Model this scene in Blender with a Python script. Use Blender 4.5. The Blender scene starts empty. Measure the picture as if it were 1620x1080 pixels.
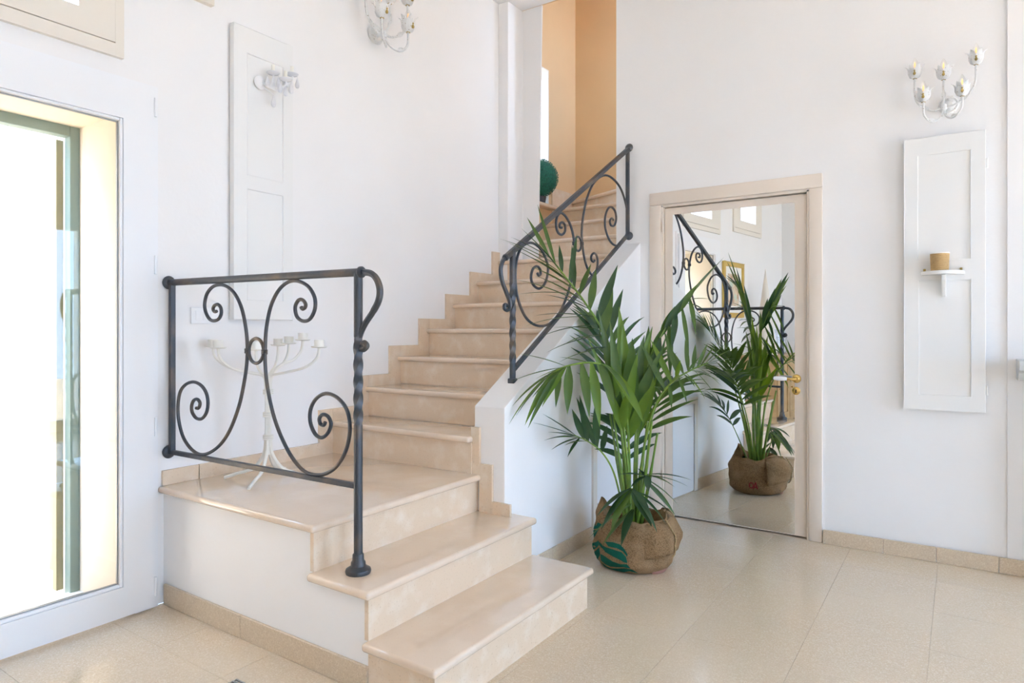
import bpy, bmesh, math, random
from mathutils import Vector, Matrix
random.seed(7)
S = bpy.context.scene
COL = S.collection

# ------------------------------------------------------------------ camera, sky, sun, exposure
CAM = Vector((3.083, 0.0, 1.28))
YAW = math.radians(34.2)
FPX, CX, HY = 1043.0, 810.0, 520.0
cd = bpy.data.cameras.new('camera')
cam = bpy.data.objects.new('camera', cd); COL.objects.link(cam)
cam.location = CAM; cam.rotation_euler = (math.pi/2, 0, YAW)
cd.sensor_width = 36; cd.lens = FPX/1620*36; cd.shift_y = -(540-HY)/1620
cd.clip_start = 0.02
S.camera = cam

w = bpy.data.worlds.new('sky'); S.world = w; w.use_nodes = True
bgn = w.node_tree.nodes['Background']
bgn.inputs[0].default_value = (0.45, 0.66, 1.0, 1); bgn.inputs[1].default_value = 5.8

sd = bpy.data.lights.new('sun', 'SUN'); sd.energy = 16.0; sd.color = (1.0, 0.85, 0.68); sd.angle = math.radians(0.8)
so = bpy.data.objects.new('sun', sd); COL.objects.link(so)
so.rotation_euler = Vector((0.10, 0.52, 0.85)).to_track_quat('Z', 'Y').to_euler()
so.location = (0, 5, 8)

def portal(name, loc, rot, sx, sy):                # sampling aid only: a portal emits nothing itself
    l = bpy.data.lights.new(name, 'AREA'); l.shape = 'RECTANGLE'; l.size = sx; l.size_y = sy
    l.cycles.is_portal = True
    o = bpy.data.objects.new(name, l); COL.objects.link(o); o.location = loc; o.rotation_euler = rot
portal('portal_right', (6.215, 3.15, 1.32), (0, math.pi/2, 0), 2.5, 1.5)
portal('portal_right_rear', (6.215, -0.2, 1.32), (0, math.pi/2, 0), 2.5, 1.4)
portal('portal_door', (-0.38, 1.06, 1.12), (0, -math.pi/2, 0), 2.2, 0.8)
portal('portal_stairwell', (-0.38, 4.88, 3.0), (0, -math.pi/2, 0), 1.26, 0.5)

portal('portal_shaft_upper', (1.59, 5.275, 3.8), (0, math.pi/2, 0), 1.4, 0.45)
S.view_settings.view_transform = 'Standard'; S.view_settings.look = 'None'
S.view_settings.gamma = 1.0; S.view_settings.use_curve_mapping = False
S.view_settings.exposure = 1.42
S.cycles.max_bounces = 12; S.cycles.diffuse_bounces = 8; S.cycles.glossy_bounces = 6; S.cycles.transparent_max_bounces = 12
S.cycles.sample_clamp_indirect = 8.0; S.cycles.caustics_reflective = False; S.cycles.caustics_refractive = False

# ------------------------------------------------------------------ measuring helpers (photo pixel -> point on a plane of the room)
FW = Vector((-math.sin(YAW), math.cos(YAW), 0)); RT = Vector((math.cos(YAW), math.sin(YAW), 0))
def ray(px, py): return FW + RT*((px-CX)/FPX) + Vector((0, 0, (HY-py)/FPX))
def on(px, py, ax, v):
    d = ray(px, py); return CAM + d*((v-CAM[ax])/d[ax])
def onplane(px, py, p0, n):
    d = ray(px, py); return CAM + d*((Vector(p0)-CAM).dot(n)/d.dot(n))
def at(px, py, depth): return CAM + ray(px, py)*depth

# ------------------------------------------------------------------ materials
M = {}
def mat(name, col, rough=0.5, metal=0.0, var=None, bump=None, spec=0.5, coat=0.0, trans=None, emit=None):
    m = bpy.data.materials.new(name); m.use_nodes = True; nt = m.node_tree; N = nt.nodes; L = nt.links
    b = N['Principled BSDF']
    b.inputs['Base Color'].default_value = (*col, 1); b.inputs['Roughness'].default_value = rough
    b.inputs['Metallic'].default_value = metal; b.inputs['Specular IOR Level'].default_value = spec
    b.inputs['Coat Weight'].default_value = coat; b.inputs['Coat Roughness'].default_value = 0.06
    tc = None
    def coord():
        nonlocal tc
        if tc is None: tc = N.new('ShaderNodeNewGeometry')
        return tc.outputs['Position']
    if var:
        # var = list of (kind, scale, colour2, lo, hi)
        cur = None
        for kind, sc, c2, lo, hi in var:
            if kind == 'noise':
                t = N.new('ShaderNodeTexNoise'); t.inputs['Scale'].default_value = sc; t.inputs['Detail'].default_value = 5
                out = t.outputs['Fac']
            elif kind == 'voro':
                t = N.new('ShaderNodeTexVoronoi'); t.inputs['Scale'].default_value = sc; out = t.outputs['Color']
            elif kind == 'wave':
                t = N.new('ShaderNodeTexWave'); t.inputs['Scale'].default_value = sc; t.inputs['Distortion'].default_value = 6; t.inputs['Detail'].default_value = 3
                t.bands_direction = 'Z'; out = t.outputs['Fac']
            L.new(coord(), t.inputs['Vector'])
            if kind == 'voro':
                sep = N.new('ShaderNodeSeparateColor'); L.new(out, sep.inputs[0]); out = sep.outputs[0]
            mr = N.new('ShaderNodeMapRange'); mr.inputs[1].default_value = lo; mr.inputs[2].default_value = hi
            L.new(out, mr.inputs[0])
            mx = N.new('ShaderNodeMix'); mx.data_type = 'RGBA'
            L.new(mr.outputs[0], mx.inputs['Factor'])
            if cur is None: mx.inputs['A'].default_value = (*col, 1)
            else: L.new(cur, mx.inputs['A'])
            mx.inputs['B'].default_value = (*c2, 1); cur = mx.outputs['Result']
        L.new(cur, b.inputs['Base Color'])
    if bump:
        prev = None
        for sc, st in (bump if isinstance(bump, list) else [bump]):
            t = N.new('ShaderNodeTexNoise'); t.inputs['Scale'].default_value = sc; t.inputs['Detail'].default_value = 4
            L.new(coord(), t.inputs['Vector'])
            bp = N.new('ShaderNodeBump'); bp.inputs['Strength'].default_value = st; bp.inputs['Distance'].default_value = 0.01
            L.new(t.outputs['Fac'], bp.inputs['Height'])
            if prev: L.new(prev, bp.inputs['Normal'])
            prev = bp.outputs['Normal']
        L.new(prev, b.inputs['Normal'])
    if trans:
        o = N['Material Output']; tr = N.new('ShaderNodeBsdfTranslucent'); tr.inputs[0].default_value = (*trans[0], 1)
        ms = N.new('ShaderNodeMixShader'); ms.inputs[0].default_value = trans[1]
        L.new(b.outputs[0], ms.inputs[1]); L.new(tr.outputs[0], ms.inputs[2]); L.new(ms.outputs[0], o.inputs[0])
    if emit:
        b.inputs['Emission Color'].default_value = (*emit[0], 1); b.inputs['Emission Strength'].default_value = emit[1]
    M[name] = m
    return m
mat('plaster', (0.87, 0.855, 0.845), 0.65, var=[('noise', 1.3, (0.845, 0.825, 0.81), 0.45, 0.75)], bump=[(5, 0.10), (45, 0.06)], spec=0.3)
mat('tan_paint', (0.75, 0.54, 0.315), 0.75, var=[('noise', 2.0, (0.72, 0.51, 0.295), 0.4, 0.7)], bump=(30, 0.06), spec=0.2)
mat('reveal_cream', (0.82, 0.73, 0.61), 0.8, bump=(25, 0.08))
mat('outdoor_plaster', (0.70, 0.62, 0.52), 0.8, bump=(20, 0.15))
mat('outdoor_stone', (0.68, 0.61, 0.53), 0.75, bump=(20, 0.15))
mat('terrace_paving', (0.66, 0.55, 0.44), 0.7, bump=(20, 0.15))
mat('floor_tile', (0.68, 0.56, 0.42), 0.11, var=[('voro', 330, (0.60, 0.485, 0.345), 0.35, 1.0), ('voro', 210, (0.74, 0.65, 0.52), 0.7, 1.0), ('noise', 1.6, (0.69, 0.585, 0.445), 0.45, 0.9)], spec=0.5, bump=(3, 0.02))
mat('grout', (0.60, 0.49, 0.37), 0.7)
mat('baseboard_stone', (0.64, 0.52, 0.38), 0.35, var=[('voro', 330, (0.55, 0.43, 0.30), 0.35, 1.0), ('voro', 210, (0.70, 0.59, 0.45), 0.7, 1.0)])
mat('tread_marble', (0.74, 0.59, 0.45), 0.07, var=[('noise', 6, (0.78, 0.64, 0.505), 0.45, 0.65), ('noise', 120, (0.66, 0.52, 0.38), 0.62, 0.75)], coat=0.7)
mat('riser_marble', (0.755, 0.60, 0.44), 0.20, var=[('noise', 12, (0.83, 0.73, 0.61), 0.48, 0.82), ('noise', 140, (0.60, 0.46, 0.32), 0.60, 0.75)], bump=(6, 0.02))
mat('white_lacquer', (0.86, 0.86, 0.87), 0.28)
mat('white_wood', (0.84, 0.83, 0.81), 0.45, bump=(18, 0.05))
mat('cream_wood', (0.80, 0.70, 0.60), 0.42, var=[('noise', 3, (0.77, 0.665, 0.56), 0.4, 0.7)], bump=(25, 0.03))
mat('cream_window', (0.80, 0.74, 0.65), 0.45, bump=(25, 0.03))
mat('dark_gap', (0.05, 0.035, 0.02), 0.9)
mat('iron', (0.066, 0.073, 0.084), 0.42, metal=0.5, var=[('noise', 7, (0.16, 0.125, 0.095), 0.48, 0.72)], bump=(60, 0.12))
mat('white_iron', (0.83, 0.81, 0.75), 0.45, bump=(50, 0.08))
mat('worn_white_iron', (0.74, 0.74, 0.73), 0.45, var=[('noise', 110, (0.34, 0.28, 0.19), 0.62, 0.68)], bump=(50, 0.1))
mat('candle_wax', (0.88, 0.84, 0.74), 0.5)
mat('brass', (0.70, 0.48, 0.16), 0.25, metal=1.0)
mat('old_brass', (0.45, 0.33, 0.12), 0.4, metal=0.8)
mat('steel', (0.75, 0.75, 0.76), 0.3, metal=0.9)
mat('porcelain', (0.90, 0.90, 0.90), 0.08, coat=0.6)
mat('burlap', (0.315, 0.195, 0.098), 0.95, var=[('noise', 170, (0.17, 0.095, 0.042), 0.44, 0.66), ('noise', 8, (0.37, 0.24, 0.13), 0.45, 0.75)], bump=[(170, 0.7), (14, 0.35)], spec=0.1)
mat('burlap_seam', (0.42, 0.29, 0.15), 0.95, bump=(200, 0.4), spec=0.1)
mat('green_print', (0.010, 0.115, 0.075), 0.9, var=[('noise', 200, (0.02, 0.07, 0.045), 0.5, 0.75)], bump=(300, 0.4), spec=0.1)
mat('red_print', (0.33, 0.04, 0.045), 0.9, spec=0.1)
mat('pink_cloth', (0.42, 0.21, 0.16), 0.95, bump=(200, 0.3), spec=0.1)
mat('soil', (0.03, 0.02, 0.012), 1.0, bump=(80, 0.8))
mat('leaf_mid', (0.075, 0.140, 0.030), 0.36, var=[('noise', 14, (0.050, 0.105, 0.024), 0.4, 0.7)], trans=((0.19, 0.30, 0.02), 0.22))
mat('leaf_dark', (0.032, 0.075, 0.026), 0.34, var=[('noise', 14, (0.022, 0.055, 0.022), 0.4, 0.7)], trans=((0.06, 0.18, 0.02), 0.18))
mat('leaf_light', (0.13, 0.23, 0.025), 0.38, var=[('noise', 14, (0.09, 0.18, 0.022), 0.4, 0.7)], trans=((0.30, 0.44, 0.02), 0.28))
mat('palm_stem', (0.19, 0.29, 0.035), 0.4, var=[('noise', 20, (0.10, 0.20, 0.03), 0.4, 0.7)])
mat('topiary_green', (0.012, 0.15, 0.095), 0.7, var=[('noise', 60, (0.006, 0.085, 0.055), 0.45, 0.65)])
mat('jute', (0.62, 0.43, 0.22), 0.9, var=[('wave', 60, (0.48, 0.32, 0.15), 0.3, 0.8)], bump=(150, 0.4), spec=0.1)
mat('oak', (0.56, 0.38, 0.19), 0.45, var=[('noise', 8, (0.46, 0.29, 0.13), 0.4, 0.7)], bump=(30, 0.05))
mat('gold_leaf', (0.72, 0.50, 0.14), 0.38, metal=0.7)
mat('mat_board', (0.88, 0.86, 0.80), 0.8)
mat('print_paper', (0.72, 0.58, 0.42), 0.8, var=[('noise', 7, (0.50, 0.32, 0.20), 0.48, 0.6), ('noise', 5, (0.55, 0.62, 0.50), 0.56, 0.66)])
mat('shutter_green', (0.22, 0.30, 0.27), 0.5, bump=(20, 0.1))
mat('shutter_ochre', (0.42, 0.35, 0.20), 0.6, bump=(20, 0.1))
mat('mantel_stone', (0.55, 0.55, 0.54), 0.5, var=[('noise', 12, (0.64, 0.64, 0.63), 0.45, 0.65)])
mat('filament', (1.0, 0.6, 0.3), 0.5, emit=((1.0, 0.42, 0.12), 0.55))
mat('grille_metal', (0.35, 0.35, 0.34), 0.45, metal=0.6)
def glass_mat(name, tint=(0.97, 0.985, 0.98), refl=1.0):
    m = bpy.data.materials.new(name); m.use_nodes = True; nt = m.node_tree; N = nt.nodes; L = nt.links
    N.remove(N['Principled BSDF']); o = N['Material Output']
    tr = N.new('ShaderNodeBsdfTransparent'); tr.inputs[0].default_value = (*tint, 1)
    gl = N.new('ShaderNodeBsdfGlossy'); gl.inputs['Roughness'].default_value = 0.0
    fr = N.new('ShaderNodeFresnel'); fr.inputs[0].default_value = 1.5
    ge = N.new('ShaderNodeNewGeometry'); io = N.new('ShaderNodeMapRange'); io.inputs[3].default_value = 1.5; io.inputs[4].default_value = 1/1.5
    L.new(ge.outputs['Backfacing'], io.inputs[0]); L.new(io.outputs[0], fr.inputs[0])   # thin pane: same reflection on both faces
    mu = N.new('ShaderNodeMath'); mu.operation = 'MULTIPLY'; mu.inputs[1].default_value = refl; L.new(fr.outputs[0], mu.inputs[0])
    mx = N.new('ShaderNodeMixShader'); L.new(mu.outputs[0], mx.inputs[0]); L.new(tr.outputs[0], mx.inputs[1]); L.new(gl.outputs[0], mx.inputs[2])
    L.new(mx.outputs[0], o.inputs[0]); M[name] = m
glass_mat('pane_glass'); glass_mat('bulb_glass', (0.99, 0.985, 0.97), 1.3); glass_mat('crystal', (0.96, 0.97, 0.98), 2.0)
mat('milk_glass', (0.88, 0.88, 0.90), 0.12, trans=((0.9, 0.9, 0.92), 0.4))
def mirror_mat():
    # the thin mirror sheet is glued slightly out of true: its face leans 4 degrees towards the stairs
    m = bpy.data.materials.new('mirror_silver'); m.use_nodes = True; nt = m.node_tree; N = nt.nodes
    b = N['Principled BSDF']; b.inputs['Base Color'].default_value = (0.90, 0.91, 0.89, 1); b.inputs['Metallic'].default_value = 1; b.inputs['Roughness'].default_value = 0.0
    a = math.radians(4.0); c = N.new('ShaderNodeCombineXYZ')
    c.inputs[0].default_value = -math.sin(a); c.inputs[1].default_value = -math.cos(a); c.inputs[2].default_value = 0
    nt.links.new(c.outputs[0], b.inputs['Normal']); M['mirror_silver'] = m
mirror_mat()

# ------------------------------------------------------------------ mesh helpers
ORG = {}
def tag(o, label=None, cat=None, group=None, kind=None):
    if label: o['label'] = label
    if cat: o['category'] = cat
    if group: o['group'] = group
    if kind: o['kind'] = kind
    return o
def empty(name, loc, label=None, cat=None, group=None, kind=None):
    o = bpy.data.objects.new(name, None); COL.objects.link(o); o.location = loc; o.empty_display_size = 0.05
    ORG[o] = Vector(loc); return tag(o, label, cat, group, kind)
class MB:
    def __init__(s): s.v = []; s.f = []
    def add(s, vs, fs):
        n = len(s.v); s.v += [Vector(p) for p in vs]; s.f += [tuple(i+n for i in f) for f in fs]; return s
    def box(s, x0, x1, y0, y1, z0, z1):
        return s.add([(x0,y0,z0),(x1,y0,z0),(x1,y1,z0),(x0,y1,z0),(x0,y0,z1),(x1,y0,z1),(x1,y1,z1),(x0,y1,z1)],
                     [(0,3,2,1),(4,5,6,7),(0,1,5,4),(1,2,6,5),(2,3,7,6),(3,0,4,7)])
    def prism(s, poly, ax, a0, a1):
        # poly in the two other axes (in order x,y,z without ax)
        def P(p, a):
            q = list(p); q.insert(ax, a); return q
        n = len(poly)
        return s.add([P(p, a0) for p in poly]+[P(p, a1) for p in poly],
                     [tuple(range(n-1, -1, -1)), tuple(range(n, 2*n))]+[(i, (i+1) % n, n+(i+1) % n, n+i) for i in range(n)])
    def tube(s, path, r, n=8, caps=True, closed=False, square=False, twist=0.0, flute=0.0):
        path = [Vector(p) for p in path]; m = len(path)
        rr = r if isinstance(r, (list, tuple)) else [r]*m
        tang = []
        for i in range(m):
            if closed: t = path[(i+1) % m]-path[i-1]
            else: t = path[min(i+1, m-1)]-path[max(i-1, 0)]
            tang.append(t.normalized() if t.length > 1e-9 else Vector((0, 0, 1)))
        up = Vector((0, 0, 1)) if abs(tang[0].z) < 0.9 else Vector((1, 0, 0))
        u = tang[0].cross(up).normalized(); vs = []; fs = []
        for i in range(m):
            u = (u - tang[i]*u.dot(tang[i])).normalized(); vv = tang[i].cross(u)
            for k in range(n):
                a = 2*math.pi*k/n + twist*i + (math.pi/4 if square else 0)
                vs.append(path[i]+(u*math.cos(a)+vv*math.sin(a))*rr[i]*(1-flute*(k % 2)))
        for i in range(m if closed else m-1):
            j = (i+1) % m
            for k in range(n): fs.append((i*n+k, i*n+(k+1) % n, j*n+(k+1) % n, j*n+k))
        if caps and not closed:
            fs.append(tuple(range(n-1, -1, -1))); fs.append(tuple((m-1)*n+k for k in range(n)))
        return s.add(vs, fs)
    def lathe(s, prof, c, n=20, axis=(0, 0, 1), caps=True):
        q = Vector((0, 0, 1)).rotation_difference(Vector(axis)); c = Vector(c); vs = []; fs = []
        for r, z in prof:
            for k in range(n):
                a = 2*math.pi*k/n; vs.append(c + q @ Vector((r*math.cos(a), r*math.sin(a), z)))
        m = len(prof)
        for i in range(m-1):
            for k in range(n): fs.append((i*n+k, i*n+(k+1) % n, (i+1)*n+(k+1) % n, (i+1)*n+k))
        if caps: fs.append(tuple(range(n-1, -1, -1))); fs.append(tuple((m-1)*n+k for k in range(n)))
        return s.add(vs, fs)
    def build(s, name, m, parent=None, smooth=False, bevel=0, seg=2, loc=None, label=None, cat=None, group=None, kind=None, angle=40):
        root = parent
        while root is not None and root.parent is not None: root = root.parent
        if root is not None: org = ORG.get(root, Vector((0, 0, 0)))
        elif loc is not None: org = Vector(loc)
        else:
            xs = [p.x for p in s.v]; ys = [p.y for p in s.v]; zs = [p.z for p in s.v]
            org = Vector(((min(xs)+max(xs))/2, (min(ys)+max(ys))/2, min(zs)))
        me = bpy.data.meshes.new(name)
        me.from_pydata([tuple(p-org) for p in s.v], [], s.f)
        bm = bmesh.new(); bm.from_mesh(me)
        if bevel:
            ed = [e for e in bm.edges if len(e.link_faces) == 2 and e.calc_face_angle(0) > 0.5]
            bmesh.ops.bevel(bm, geom=ed, offset=bevel, segments=seg, affect='EDGES', profile=0.5, clamp_overlap=True)
        bmesh.ops.recalc_face_normals(bm, faces=bm.faces)
        if smooth:
            for f in bm.faces: f.smooth = True
            for e in bm.edges:
                if len(e.link_faces) == 2 and e.calc_face_angle(0) > math.radians(angle): e.smooth = False
        bm.to_mesh(me); bm.free()
        me.materials.append(M[m] if isinstance(m, str) else m)
        o = bpy.data.objects.new(name, me); COL.objects.link(o)
        if root is not None: o.parent = parent
        else: o.location = org; ORG[o] = org
        return tag(o, label, cat, group, kind)
def box(*a): return MB().box(*a)
def tube(*a, **k): return MB().tube(*a, **k)
def lathe(*a, **k): return MB().lathe(*a, **k)
def crom(pts, n=8, closed=False):
    pts = [Vector(p) for p in pts]; m = len(pts); out = []
    for i in range(m if closed else m-1):
        if closed: p0, p1, p2, p3 = pts[i-1], pts[i], pts[(i+1) % m], pts[(i+2) % m]
        else: p0, p1, p2, p3 = pts[max(i-1, 0)], pts[i], pts[i+1], pts[min(i+2, m-1)]
        for k in range(n):
            t = k/n
            out.append(0.5*((2*p1)+(p2-p0)*t+(2*p0-5*p1+4*p2-p3)*t*t+(3*p1-p0-3*p2+p3)*t**3))
    if not closed: out.append(pts[-1])
    return out
def wall_mesh(ax, a0, a1, u0, u1, z0, z1, holes):
    """slab with rectangular holes; ax = thickness axis (0 or 1), u = other horizontal axis"""
    us = sorted({u0, u1, *[h[0] for h in holes], *[h[1] for h in holes]}); zs = sorted({z0, z1, *[h[2] for h in holes], *[h[3] for h in holes]})
    us = [u for u in us if u0 <= u <= u1]; zs = [z for z in zs if z0 <= z <= z1]
    def solid(i, j):
        if i < 0 or j < 0 or i >= len(us)-1 or j >= len(zs)-1: return False
        cu = (us[i]+us[i+1])/2; cz = (zs[j]+zs[j+1])/2
        return not any(h[0] < cu < h[1] and h[2] < cz < h[3] for h in holes)
    mb = MB()
    def P(u, a, z): return (a, u, z) if ax == 0 else (u, a, z)
    for i in range(len(us)-1):
        for j in range(len(zs)-1):
            if not solid(i, j): continue
            p, q, r, t = us[i], us[i+1], zs[j], zs[j+1]
            for a in (a0, a1): mb.add([P(p,a,r),P(q,a,r),P(q,a,t),P(p,a,t)], [(0,1,2,3)])
            if not solid(i-1, j): mb.add([P(p,a0,r),P(p,a1,r),P(p,a1,t),P(p,a0,t)], [(0,1,2,3)])
            if not solid(i+1, j): mb.add([P(q,a0,r),P(q,a1,r),P(q,a1,t),P(q,a0,t)], [(0,1,2,3)])
            if not solid(i, j-1): mb.add([P(p,a0,r),P(q,a0,r),P(q,a1,r),P(p,a1,r)], [(0,1,2,3)])
            if not solid(i, j+1): mb.add([P(p,a0,t),P(q,a0,t),P(q,a1,t),P(p,a1,t)], [(0,1,2,3)])
    bm = bmesh.new(); vv = [bm.verts.new(p) for p in mb.v]; [bm.faces.new([vv[i] for i in f]) for f in mb.f]
    bmesh.ops.remove_doubles(bm, verts=bm.verts, dist=1e-5); bm.verts.index_update()
    out = MB(); out.v = [v.co.copy() for v in bm.verts]; out.f = [tuple(v.index for v in f.verts) for f in bm.faces]; bm.free()
    return out

# ------------------------------------------------------------------ room dimensions
YB = 4.32; YF = -1.62; XR = 6.2; CEIL = 3.9; TH = 0.42
# ------------------------------------------------------------------ setting: shell
WA = (0.66, 1.34, 2.62, 3.35)      # clerestory above the glass door (opening)
WB = (-0.66, -0.02, 2.70, 3.35)
wl = wall_mesh(0, -TH, 0, YF-0.3, 4.56, 0, CEIL, [(0.66, 1.452, 0.03, 2.245), WA, WB, (1.60, 1.83, 2.92, 3.3)]).build('wall_left', 'plaster', kind='structure')
wall_mesh(1, YB, YB+0.28, 1.049, XR+0.3, 0, CEIL, [(1.385, 2.330, -1, 2.122)]).build('wall_back', 'plaster', kind='structure')
wall_mesh(1, YF-0.3, YF, -TH, XR+0.3, 0, CEIL, []).build('wall_front', 'plaster', kind='structure')
wall_mesh(0, XR, XR+0.3, YF, YB, 0, CEIL, [(2.4, 3.9, 0.05, 2.60), (-0.9, 0.5, 0.05, 2.60)]).build('wall_right', 'plaster', kind='structure')
# short jog of the left wall where the stair passes into its shaft: edge leans like the plaster does
def jog(y1, x0, x1, name, m):
    jb = MB()
    jb.add([(0,4.34,0),(0.095,4.34,0),(0.098,4.545,0),(x0,4.545,0),(x0,y1,0),(0,y1,0),
            (0,4.34,CEIL),(0.095,4.34,CEIL),(0.098,4.545,CEIL),(x1,4.545,CEIL),(x1,y1,CEIL),(0,y1,CEIL)],
           [(0,5,4,3,2,1),(6,7,8,9,10,11)]+[(i,(i+1)%6,6+(i+1)%6,6+i) for i in range(6)])
    jb.build(name, m, kind='structure', bevel=0.006)
jog(4.56, 0.215, 0.288, 'wall_jog', 'plaster')
box(-TH, XR+0.3, YF-0.3, 4.545, CEIL, CEIL+0.25).build('ceiling', 'plaster', kind='structure')
# plaster panel of the back wall that stands slightly proud right of the shutter
box(3.288, XR, YB-0.014, YB, 0, CEIL).build('trim_1', 'plaster', kind='structure')
# stair shaft beyond the back wall
wall_mesh(0, -TH, 0, 4.561, 5.93, 0, 5.3, [(4.70, 5.13, 2.37, 3.62)]).build('wall_stair_left', 'tan_paint', kind='structure')
box(-TH, 1.6, 5.63, 5.93, 0, 5.3).build('wall_stair_back', 'tan_paint', kind='structure')
wall_mesh(0, 1.30, 1.6, 4.601, 5.63, 0, 5.3, [(5.05, 5.50, 3.1, 4.5)]).build('wall_stair_right', 'tan_paint', kind='structure')
box(-TH, 1.6, 4.5455, 4.56, CEIL, 5.3).build('wall_stair_front', 'tan_paint', kind='structure')
box(-TH, 1.6, 4.545, 5.93, 5.3, 5.5).build('ceiling_stair', 'tan_paint', kind='structure')

box(1.2, 2.6, 5.3, 5.4, 0, 2.6).build('wall_lightblock_back', 'plaster', kind='structure')  # unseen box added to stop sky light leaking under the mirror door
box(1.61, 2.6, 4.601, 5.3, 2.5, 2.6).build('ceiling_lightblock', 'plaster', kind='structure')
box(2.5, 2.6, 4.601, 5.3, 0, 2.5).build('wall_lightblock_right', 'plaster', kind='structure')
box(1.0, 2.6, YB, 5.3, -0.12, -0.003).build('floor_lightblock', 'grout', kind='structure')
# floor: every terrazzo tile its own piece
fl = box(-0.0, XR, YF, YB, -0.12, -0.002).build('floor', 'grout', kind='structure')
T = 0.4285
tme = None
XJ = 2.554; YJ = 3.542
cuts = lambda j, lo, hi: sorted({lo, hi, *[j+k*T for k in range(-30, 30) if lo+0.02 < j+k*T < hi-0.02]})
xs = cuts(XJ, 0.0, XR); ys = cuts(YJ, YF, YB)
cache = {}
for i in range(len(xs)-1):
    for j in range(len(ys)-1):
        x0, x1, y0, y1 = xs[i], xs[i+1], ys[j], ys[j+1]
        if (x1 < 1.06 and y0 > 1.7 ) or (x1 < 1.24 and y0 > 2.7): continue   # nothing laid under the stairs
        key = (round(x1-x0, 3), round(y1-y0, 3))
        g = 0.0005
        if key not in cache:
            mb = box(-(x1-x0)/2+g, (x1-x0)/2-g, -(y1-y0)/2+g, (y1-y0)/2-g, -0.012, 0.0)
            t = mb.build('tile', 'floor_tile', fl, bevel=0.0005, seg=1)
            cache[key] = t.data
            # mesh was shifted by the floor origin: undo so that copies share one centred mesh
            t.data.transform(Matrix.Translation(ORG[fl]))
        else:
            t = bpy.data.objects.new('tile', cache[key]); COL.objects.link(t); t.parent = fl
        t.location = Vector(((x0+x1)/2, (y0+y1)/2, 0)) - ORG[fl]

# baseboards in stone lengths
def skirting_run(name, ax, face, side, joints, h, th=0.012, end=None):
    r = empty(name, ((joints[0]+joints[-1])/2, face, 0) if ax == 1 else (face, (joints[0]+joints[-1])/2, 0), kind='structure')
    for a, b in zip(joints[:-1], joints[1:]):
        g = 0.001
        if ax == 1: mb = box(a+g, b-g, min(face, face+side*th), max(face, face+side*th), 0, h)
        else: mb = box(min(face, face+side*th), max(face, face+side*th), a+g, b-g, 0, h)
        mb.build('baseboard_tile', 'baseboard_stone', r, bevel=0.002, seg=1)
    return r
skirting_run('baseboard_back', 1, YB-0.014, -1, [2.405, 2.72, 2.975, 3.252, 3.66, 4.09, 4.52, 4.95, 5.38, 5.81, 6.2], 0.083)
skirting_run('baseboard_stair', 1, 1.635, -1, [0.02, 0.62, 1.365], 0.095)
skirting_run('baseboard_parapet', 0, 1.235, 1, [2.70, 3.10, 3.565], 0.085)
skirting_run('baseboard_left', 0, 0.0, 1, [YF, -1.19, -0.76, -0.33, 0.10, 0.49], 0.083)
skirting_run('baseboard_front', 1, YF, 1, [0.02, 0.9, 1.8, 2.7, 3.6, 4.5, 5.4, 6.18], 0.083)

# ------------------------------------------------------------------ outdoors seen through the openings
box(-7, -TH, -8, 9, -0.15, 0.0).build('patio_ground', 'outdoor_stone', kind='structure')
box(-1.85, -1.6, -7, 9, 0.0, 3.1).build('wall_patio', 'outdoor_plaster', kind='structure')
box(XR+0.3, 16, -9, 9, -0.15, 0.0).build('terrace_ground', 'terrace_paving', kind='structure')

# ------------------------------------------------------------------ staircase
st = empty('staircase', (0.55, 2.9, 0), 'beige marble staircase turning at a landing and climbing along the left wall', 'staircase')
NT = 0.032; OV = 0.027
Z1, Z2, Z3 = 0.183, 0.365, 0.549
YS = 1.635; YE = 2.71; YL = 1.605
def slab(name, x0, x1, y0, y1, z, th=NT, parent=st, m='tread_marble'):
    return box(x0, x1, y0, y1, z-th, z).build(name, m, parent, bevel=0.0135, seg=4, smooth=True, angle=60)
# cores (plastered masonry)
core = MB().prism([(0.0, 0.0), (1.36, 0.0), (1.36, Z2-NT), (1.063, Z2-NT), (1.063, Z3-NT), (0.0, Z3-NT)], 1, YS, 2.64)
core.build('plaster_side', 'plaster', st)
box(1.36, 1.645, YS+0.02, YE-0.02, 0, Z1-NT).build('step_core', 'plaster', st)
# step 1
slab('tread', 1.352, 1.693, YL, YE+0.01, Z1)
box(1.645, 1.667, YS, YE-0.012, 0, Z1-NT).build('riser', 'riser_marble', st)
box(1.362, 1.645, YS-0.002, YS+0.02, 0, Z1-NT).build('riser', 'riser_marble', st)
box(1.30, 1.645, YE-0.032, YE-0.012, 0, Z1-NT).build('riser', 'riser_marble', st)
# step 2
slab('tread', 1.058, 1.388, YL, YE+0.005, Z2)
box(1.345, 1.364, YS-0.003, YE-0.012, Z1, Z2-NT).build('riser', 'riser_marble', st)
box(1.24, 1.345, YE-0.032, YE-0.012, 0, Z2-NT).build('riser', 'riser_marble', st)
# landing
box(1.052, 1.072, YS-0.003, 2.66, Z2, Z3-NT).build('riser', 'riser_marble', st)
slab('landing_slab', 0.0, 1.097, YL, 2.66, Z3)
# upper flight
RY = 0.2852; RZ = 0.1810; Y4 = 2.602; Z4 = 0.738
def yk(k): return Y4+RY*(k-4)
def zk(k): return Z4+RZ*(k-4)
for k in range(4, 14):
    y0, z = yk(k), zk(k); zp = Z3 if k == 4 else zk(k-1)
    xe = 1.05 if k < 10 else 1.049
    xe2 = xe if k < 11 else 1.30
    slab('tread', 0.0, xe2-0.001, y0, y0+RY+0.03 if k < 13 else 5.63, z)
    box(0.0, xe2-0.003, y0+OV, y0+OV+0.02, zp, z-NT).build('riser', 'riser_marble', st)
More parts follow.
